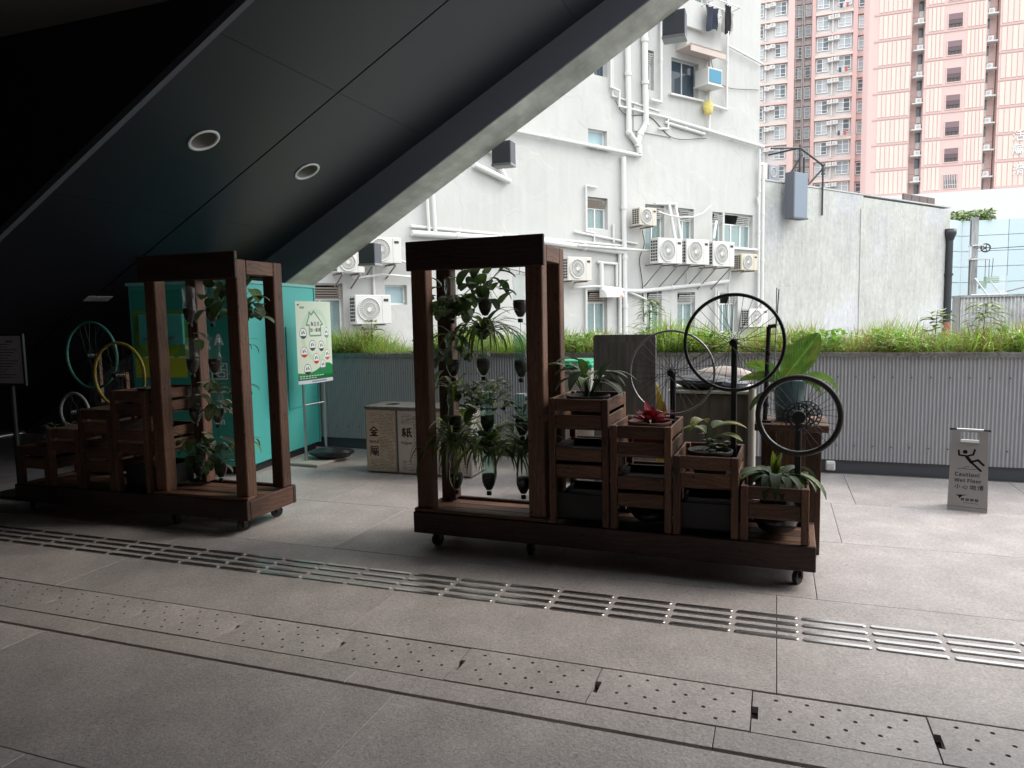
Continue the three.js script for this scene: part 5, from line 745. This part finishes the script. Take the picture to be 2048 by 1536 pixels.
// ---------- pale blue panelled building, parapet and hoist at the right ----------
{
  const t = thing('blue_building', 'low building clad in pale blue panels at the right edge', 'building', 8.61, 0, -42), bm = [mat([0.47, 0.57, 0.6], 0.3), mat([0.49, 0.585, 0.615], 0.32), mat([0.455, 0.56, 0.59], 0.28)], ph = 0.76, top = 5.85;
  mesh('core', bx(14, 13, 8, 7.06, -0.66, -4.1), mat([0.2, 0.26, 0.28], 0.8), t);
  for (let r = 0; r < 10; r++) for (let c = 0; c < 7; c++) piece(t, "panel", 1.97, ph - 0.022, 0.05, 1.0 + c * 1.99, top - ph * (r + 0.5), -0.06, bm, 0.006);
  const g = grp('wing', t, 0, 0, -0.06, WA); mesh('core', bx(3.4, 13, 0.3, -1.75, -0.66, -0.2), mat([0.2, 0.26, 0.28], 0.8), g); for (let r = 0; r < 10; r++) for (let c = 0; c < 2; c++) piece(g, 'panel', 1.7, ph - 0.022, 0.05, -0.88 - c * 1.72, top - ph * (r + 0.5), 0.0, bm, 0.006);
  const hd = grp('roof_planting'); tag(hd, 'strip of shrubs along the roof of the pale blue building', 'shrubs', null, 'stuff'); hd.position.set(7.6, 5.84, -42.2);
  const n = 900, im = new THREE.InstancedMesh(leafGeo(0.2, 0.1, 40, -20, 'oval', 0.2, 4), mat([0.16, 0.22, 0.08], 0.7, { side: THREE.DoubleSide }), n), o = new THREE.Object3D(); im.name = 'leaves'; tag(im, null, null, null, 'stuff'); for (let i = 0; i < n; i++) { o.position.set(rr(-0.9, 2.4), Math.pow(rnd(), 1.5) * 0.5, rr(-0.6, 0.2)); o.rotation.set(rr(-1, 1), rr(0, 6.28), rr(-1, 1)); o.updateMatrix(); im.setMatrixAt(i, o.matrix); } hd.add(im);
  // corrugated parapet
  const p = thing('corrugated_parapet', 'grey corrugated metal parapet beyond the planter at the right', 'parapet', 3.71, 0, -18), P = [], U = [], I = [], N = 960, len = 8; for (let i = 0; i <= N; i++) { const x = len * i / N; for (const y of [-2.5, 1.74]) { P.push(x, y, 0.022 * Math.cos(x / 0.066 * Math.PI * 2)); U.push(x, y); } if (i < N) I.push(i * 2, i * 2 + 2, i * 2 + 3, i * 2, i * 2 + 3, i * 2 + 1); }
  const cg = new THREE.BufferGeometry(); cg.setAttribute('position', new THREE.Float32BufferAttribute(P, 3)); cg.setAttribute('uv', new THREE.Float32BufferAttribute(U, 2)); cg.setIndex(I); cg.computeVertexNormals(); mesh('sheet', cg, mat([0.72, 0.73, 0.74], 0.5, { side: THREE.DoubleSide, metalness: 0.05, map: T.streak }), p); mesh('cap', bx(len, 0.05, 0.9, len / 2, 1.765, -0.4), M.galv, p); mesh('body', bx(len, 4.2, 0.7, len / 2, -0.36, -0.42), M.galv, p);
  mesh('handrail', pipeGeo([[0.9, 1.86, -0.3], [1.3, 1.96, -0.3], [4.6, 1.93, -0.3]], 0.02, 8, false), M.galv, p);
  // hoist post with a pulley wheel, caged winch at its foot
  const h = thing('hoist_post', 'steel hoist post with a pulley wheel and a caged winch on the parapet', 'hoist', 3.98, 1.79, -18.3);
  mesh('post', merge([bx(0.13, 1.66, 0.02, 0, 0.83, 0.07), bx(0.02, 1.66, 0.14, 0, 0.83, 0), bx(0.13, 1.66, 0.02, 0, 0.83, -0.07)]), M.galv, h); mesh('clamp', merge([bx(0.26, 0.03, 0.2, 0.04, 1.06, 0.02), bx(0.36, 0.03, 0.2, 0.1, 0.77, 0.02), bx(0.04, 0.3, 0.04, -0.08, 0.92, 0.1)]), M.alu, h);
  const wh = [new THREE.TorusGeometry(0.085, 0.014, 8, 28), cyl(0.024, 0.024, 0.05, 12).rotateX(Math.PI / 2)]; for (let i = 0; i < 5; i++) wh.push(rod([0, 0, 0], [Math.cos(i * 1.2566) * 0.085, Math.sin(i * 1.2566) * 0.085, 0], 0.009, 5)); mesh('pulley_wheel', merge(wh), M.blackMetal, h, 0.2, 1.0, 0.1); mesh('pulley_arm', rod([0, 1.02, 0.08], [0.2, 1.0, 0.09], 0.02, 6), M.galv, h);
  mesh('cable', merge([rod([0.22, 0.78, 0.05], [0.22, 0.36, 0.05], 0.006, 5), rod([0.29, 0.78, 0.05], [0.29, 0.36, 0.05], 0.006, 5), rod([0.36, 0.78, 0.05], [0.34, 0.36, 0.05], 0.006, 5), rod([0.28, 0.98, 0.1], [3, 1.05, 0.1], 0.008, 5)]), M.blackMetal, h);
  mesh('winch', merge([bx(0.24, 0.13, 0.2, 0.34, 0.32, 0.05), bx(0.12, 0.16, 0.14, 0.18, 0.22, 0.05)]), mat([0.3, 0.42, 0.34], 0.5), h); const cage = []; for (let i = 0; i < 9; i++) cage.push(rod([0.28, 0.0 + i * 0.045, 0.2], [0.58, 0.0 + i * 0.045, 0.2], 0.004, 4)); cage.push(rod([0, 0.36, 0.2], [0.24, 0, 0.2], 0.02, 6), rod([0.28, 0.3, 0.2], [0.5, 0, 0.2], 0.012, 6), rod([0.58, 0, 0.2], [0.58, 0.4, 0.2], 0.01, 5), rod([-0.06, 0.0, 0.2], [0.6, 0.0, 0.2], 0.02, 6)); mesh('cage', merge(cage), M.alu, h);
}

// ---------- the two tower blocks ----------
const pinkM = mat([0.55, 0.37, 0.345], 0.75), pinkL = mat([0.6, 0.44, 0.41], 0.75), creamM = [mat([0.64, 0.53, 0.47], 0.75), mat([0.63, 0.51, 0.46], 0.75), mat([0.65, 0.55, 0.48], 0.75)], tw = mat([0.57, 0.57, 0.56], 0.75), tg = mat([0.42, 0.41, 0.38], 0.8), twP = mat([0.52, 0.46, 0.45], 0.8), tPane = [mat([0.1, 0.13, 0.15], 0.1), mat([0.28, 0.34, 0.37], 0.15), mat([0.42, 0.46, 0.48], 0.3)], bar = M.whitePaint;
const frameCache = {};
function towerWindow(p, x, y, z, w, h, cols) {
  const k = [w, h, cols].join(), g = grp('window', p, x, y, z);
  if (!frameCache[k]) { const f = 0.07, q = [bx(w, f, 0.08, 0, h / 2, 0), bx(w, f, 0.08, 0, -h / 2, 0), bx(w, 0.05, 0.08, 0, h * 0.18, 0), bx(w, 0.05, 0.07, 0, -h * 0.25, 0)]; for (let i = 0; i <= cols; i++) q.push(bx(f, h, 0.09, -w / 2 + w * i / cols, 0, 0)); frameCache[k] = [merge(q), bx(w / cols - 0.03, h - 0.05, 0.02, 0, 0, -0.03)]; }
  mesh('frame', frameCache[k][0], bar, g); for (let i = 0; i < cols; i++) mesh('pane', frameCache[k][1], tPane[Math.floor(rnd() * 3)], g, -w / 2 + w * (i + 0.5) / cols, 0, 0);
}
const acBox = merge([bx(0.62, 0.42, 0.5, 0, 0, 0), bx(0.74, 0.06, 0.7, 0, -0.26, 0)]), acFace = cyl(0.13, 0.13, 0.02, 12).rotateX(Math.PI / 2);
function towerAC(p, x, y, z) { const g = grp('air_conditioner', p, x, y, z); mesh('casing', acBox, tw, g); mesh('fan', acFace, tg, g, rr(-0.08, 0.08), 0, 0.26); }
{
  const t = thing('white_tower', 'white and pink residential tower with bay windows behind the concrete wall', 'tower', 0, 0, -105), n = 13, fh = 2.62, y0 = 13.2, Yt = y0 + n * fh;
  mesh('core', bx(20, Yt + 8, 8, 4, (Yt - 4) / 2, -6.2), tg, t);
  const wall = (x0, x1, z, m) => mesh('wall', bx(x1 - x0, Yt + 4, 2, (x0 + x1) / 2, (Yt - 4) / 2 + 2, z - 1), m, t);
  wall(-4.2, 0.95, 0, tw); wall(4.26, 8.66, 0, tw); wall(9.18, 12.6, -1.4, twP);
  for (const [a, b, m] of [[0.95, 1.74, pinkL], [3.84, 4.26, pinkM], [8.66, 9.18, pinkM]]) mesh('fin', bx(b - a, Yt + 4, 2.6, (a + b) / 2, (Yt - 4) / 2 + 2, -0.9), m, t);
  mesh('drain_pipe', rod([2.75, -2, -1.75], [2.75, Yt, -1.75], 0.07, 6), tw, t); mesh('drain_pipe', rod([2.95, -2, -1.75], [2.95, Yt, -1.75], 0.06, 6), M.alu, t); mesh('drain_pipe', rod([1.9, -2, -1.2], [1.9, Yt, -1.2], 0.08, 6), twP, t);
  for (let f = 0; f < n; f++) {
    const y = y0 + f * fh, wy = y + 1.55; const sc = f % 3 ? creamM[1] : pinkL;
    for (const [a, b, z] of [[-4.2, 0.95, 0], [4.26, 8.66, 0]]) { mesh('floor_band', bx(b - a, 0.3, 0.5, (a + b) / 2, y, z + 0.2), sc, t); mesh('rib', bx(0.14, 2.2, 0.5, a + (b - a) * 0.46, y + 1.3, z + 0.2), tw, t); }
    mesh('floor_band', bx(3.2, 0.28, 0.4, 10.8, y, -1.2), pinkM, t); mesh('spandrel', bx(2.1, 0.5, 0.14, 2.79, y + 0.1, -2.1), twP, t);
    towerWindow(t, 5.15, wy, 0.1, 1.35, 1.55, 2); towerWindow(t, 7.7, wy + 0.05, 0.1, 1.5, 1.6, 2); towerWindow(t, -2.75, wy, 0.1, 1.3, 1.5, 2); towerWindow(t, 0.05, wy, 0.1, 1.3, 1.55, 2); towerWindow(t, 2.25, wy, -2.0, 0.85, 1.4, 2); towerWindow(t, 3.45, wy, -2.0, 0.65, 1.4, 1); towerWindow(t, 10.1, wy, -1.3, 1.3, 1.5, 2);
    towerAC(t, 6.05, y + 2.05, 0.35); towerAC(t, 6.75, y + 2.1, 0.35); towerAC(t, -1.6, y + 2.0, 0.35); towerAC(t, -0.95, y + 2.1, 0.35); towerAC(t, 11.3, y + 2.0, -1.0);
    if (f % 3 === 1) { const r = grp('clothes_pole', t, 7.6, y + 0.7, 0.7); mesh('pole', rod([-0.8, 0.2, 0], [0.8, 0.2, 0], 0.03, 5), M.alu, r); for (let i = 0; i < 3; i++) mesh('cloth', bx(0.26, 0.6, 0.04, -0.4 + i * 0.36, -0.1, 0), [mat([0.06, 0.07, 0.1], 0.9), mat([0.5, 0.5, 0.5], 0.9), mat([0.45, 0.1, 0.08], 0.9)][i], r); }
  }
}
{
  const t = thing('pink_tower', 'pink and cream panelled residential tower at the right', 'tower', 0, 0, -80), fh = 2.43, n = 10, yb = 12.45, Yt = yb + n * fh;
  const block = (x0, x1, z) => mesh('wall', bx(x1 - x0, Yt - yb, 4, (x0 + x1) / 2, (Yt + yb) / 2, z - 2), pinkL, t);
  block(8.42, 11.68, 0); block(12.75, 17.75, 0.3); block(18.82, 27, 0); mesh('core', bx(18, Yt - yb, 6, 17.5, (Yt + yb) / 2, -7.1), pinkM, t); mesh('podium', bx(24, 20, 8, 21, yb - 10.03, -3.0), tw, t); mesh('podium_coping', bx(10, 0.2, 1, 23.7, yb + 0.1, 0.4), pinkM, t);
  for (let f = 0; f < n; f++) {
    const y = yb + f * fh, ph = fh - 0.34, pc = y + 0.3 + ph / 2;
    const row = (x0, x1, k, z) => { const w = (x1 - x0) / k; for (let i = 0; i < k; i++) piece(t, 'facade_panel', w - 0.07, ph, 0.06, x0 + w * (i + 0.5), pc, z + 0.02, creamM, 0.01); };
    row(8.85, 11.6, 7, 0); row(12.95, 14.3, 4, 0.3); row(16.15, 17.7, 5, 0.3); row(18.95, 26.85, 18, 0);
    for (const [a, b, z] of [[8.42, 11.68, 0], [12.75, 17.75, 0.3], [18.82, 27, 0]]) mesh('floor_band', bx(b - a - 0.02, 0.14, 0.05, (a + b) / 2, y + 0.13, z + 0.03), pinkM, t);
    const g = grp('window', t, 15.2, y + 1.0 + 0.02, 0.3); const fr = 0.08; mesh('frame', merge([bx(1.3, fr, 0.12, 0, 0.66, 0), bx(1.3, fr, 0.12, 0, -0.66, 0), bx(fr, 1.24, 0.12, -0.61, 0, 0), bx(fr, 1.24, 0.12, 0.61, 0, 0)]), pinkL, g); mesh('pane', bx(1.14, 1.24, 0.03, 0, 0, 0.02), mat([0.09, 0.06, 0.065], 0.12), g); mesh('blind', bx(1.13, 0.5, 0.02, 0, 0.36, 0.045), mat([0.2, 0.13, 0.14], 0.6), g);
    mesh('railing', merge([bx(1.1, 0.03, 0.03, 0, -0.3, 0.06), ...(f ? [-0.3, 0, 0.3] : [-0.5, -0.36, -0.22, -0.08, 0.08, 0.22, 0.36, 0.5]).map((x) => bx(0.03, f ? 0.3 : 1.2, 0.03, x, f ? -0.46 : 0, 0.06))]), f ? M.blackMetal : bar, g);
    for (const [x, s] of [[12.3, 1], [18.2, -1]]) { const q = grp('service_recess', t, x, y + 0.9, -0.25); mesh('ledge', bx(0.9, 0.1, 0.9, 0, 0.35, 0.05), tw, q); mesh('air_conditioner', bx(0.5, 0.42, 0.45, 0.1 * s, 0.64, 0.1), tw, q); mesh('fan', acFace, tg, q, 0.1 * s, 0.64, 0.34); mesh('pane', bx(0.4, 0.9, 0.05, 0.25 * s, -0.25, -0.5), tPane[0], q); mesh('back_panel', bx(0.36, 0.6, 0.05, 0.25 * s, -1.0, -0.5), tw, q); mesh('back_wall', bx(1.1, fh - 0.02, 0.1, 0, 0, -0.62), pinkL, q); }
  }
  // raised characters on the right hand panels
  const ch = (x, y, s, name) => { const q = []; for (const st of GLYPH[name].split(';')) { const p = st.split(' ').map((v) => v.split(',').map(Number)); for (let i = 0; i + 1 < p.length; i++) q.push(rod([x + p[i][0] * s / 100, y - p[i][1] * s / 100, 0.12], [x + p[i + 1][0] * s / 100, y - p[i + 1][1] * s / 100, 0.12], 0.045, 4)); } mesh('raised_character', merge(q), bar, t); };
  ch(20.1, 17.7, 1.0, 'live'); ch(20.15, 16.4, 0.9, 'belong'); ch(20.2, 14.6, 1.0, 'slip');
}
scene.traverse((o) => { if (o.isMesh) { o.castShadow = true; o.receiveShadow = true; } });
renderer.render(scene, camera);
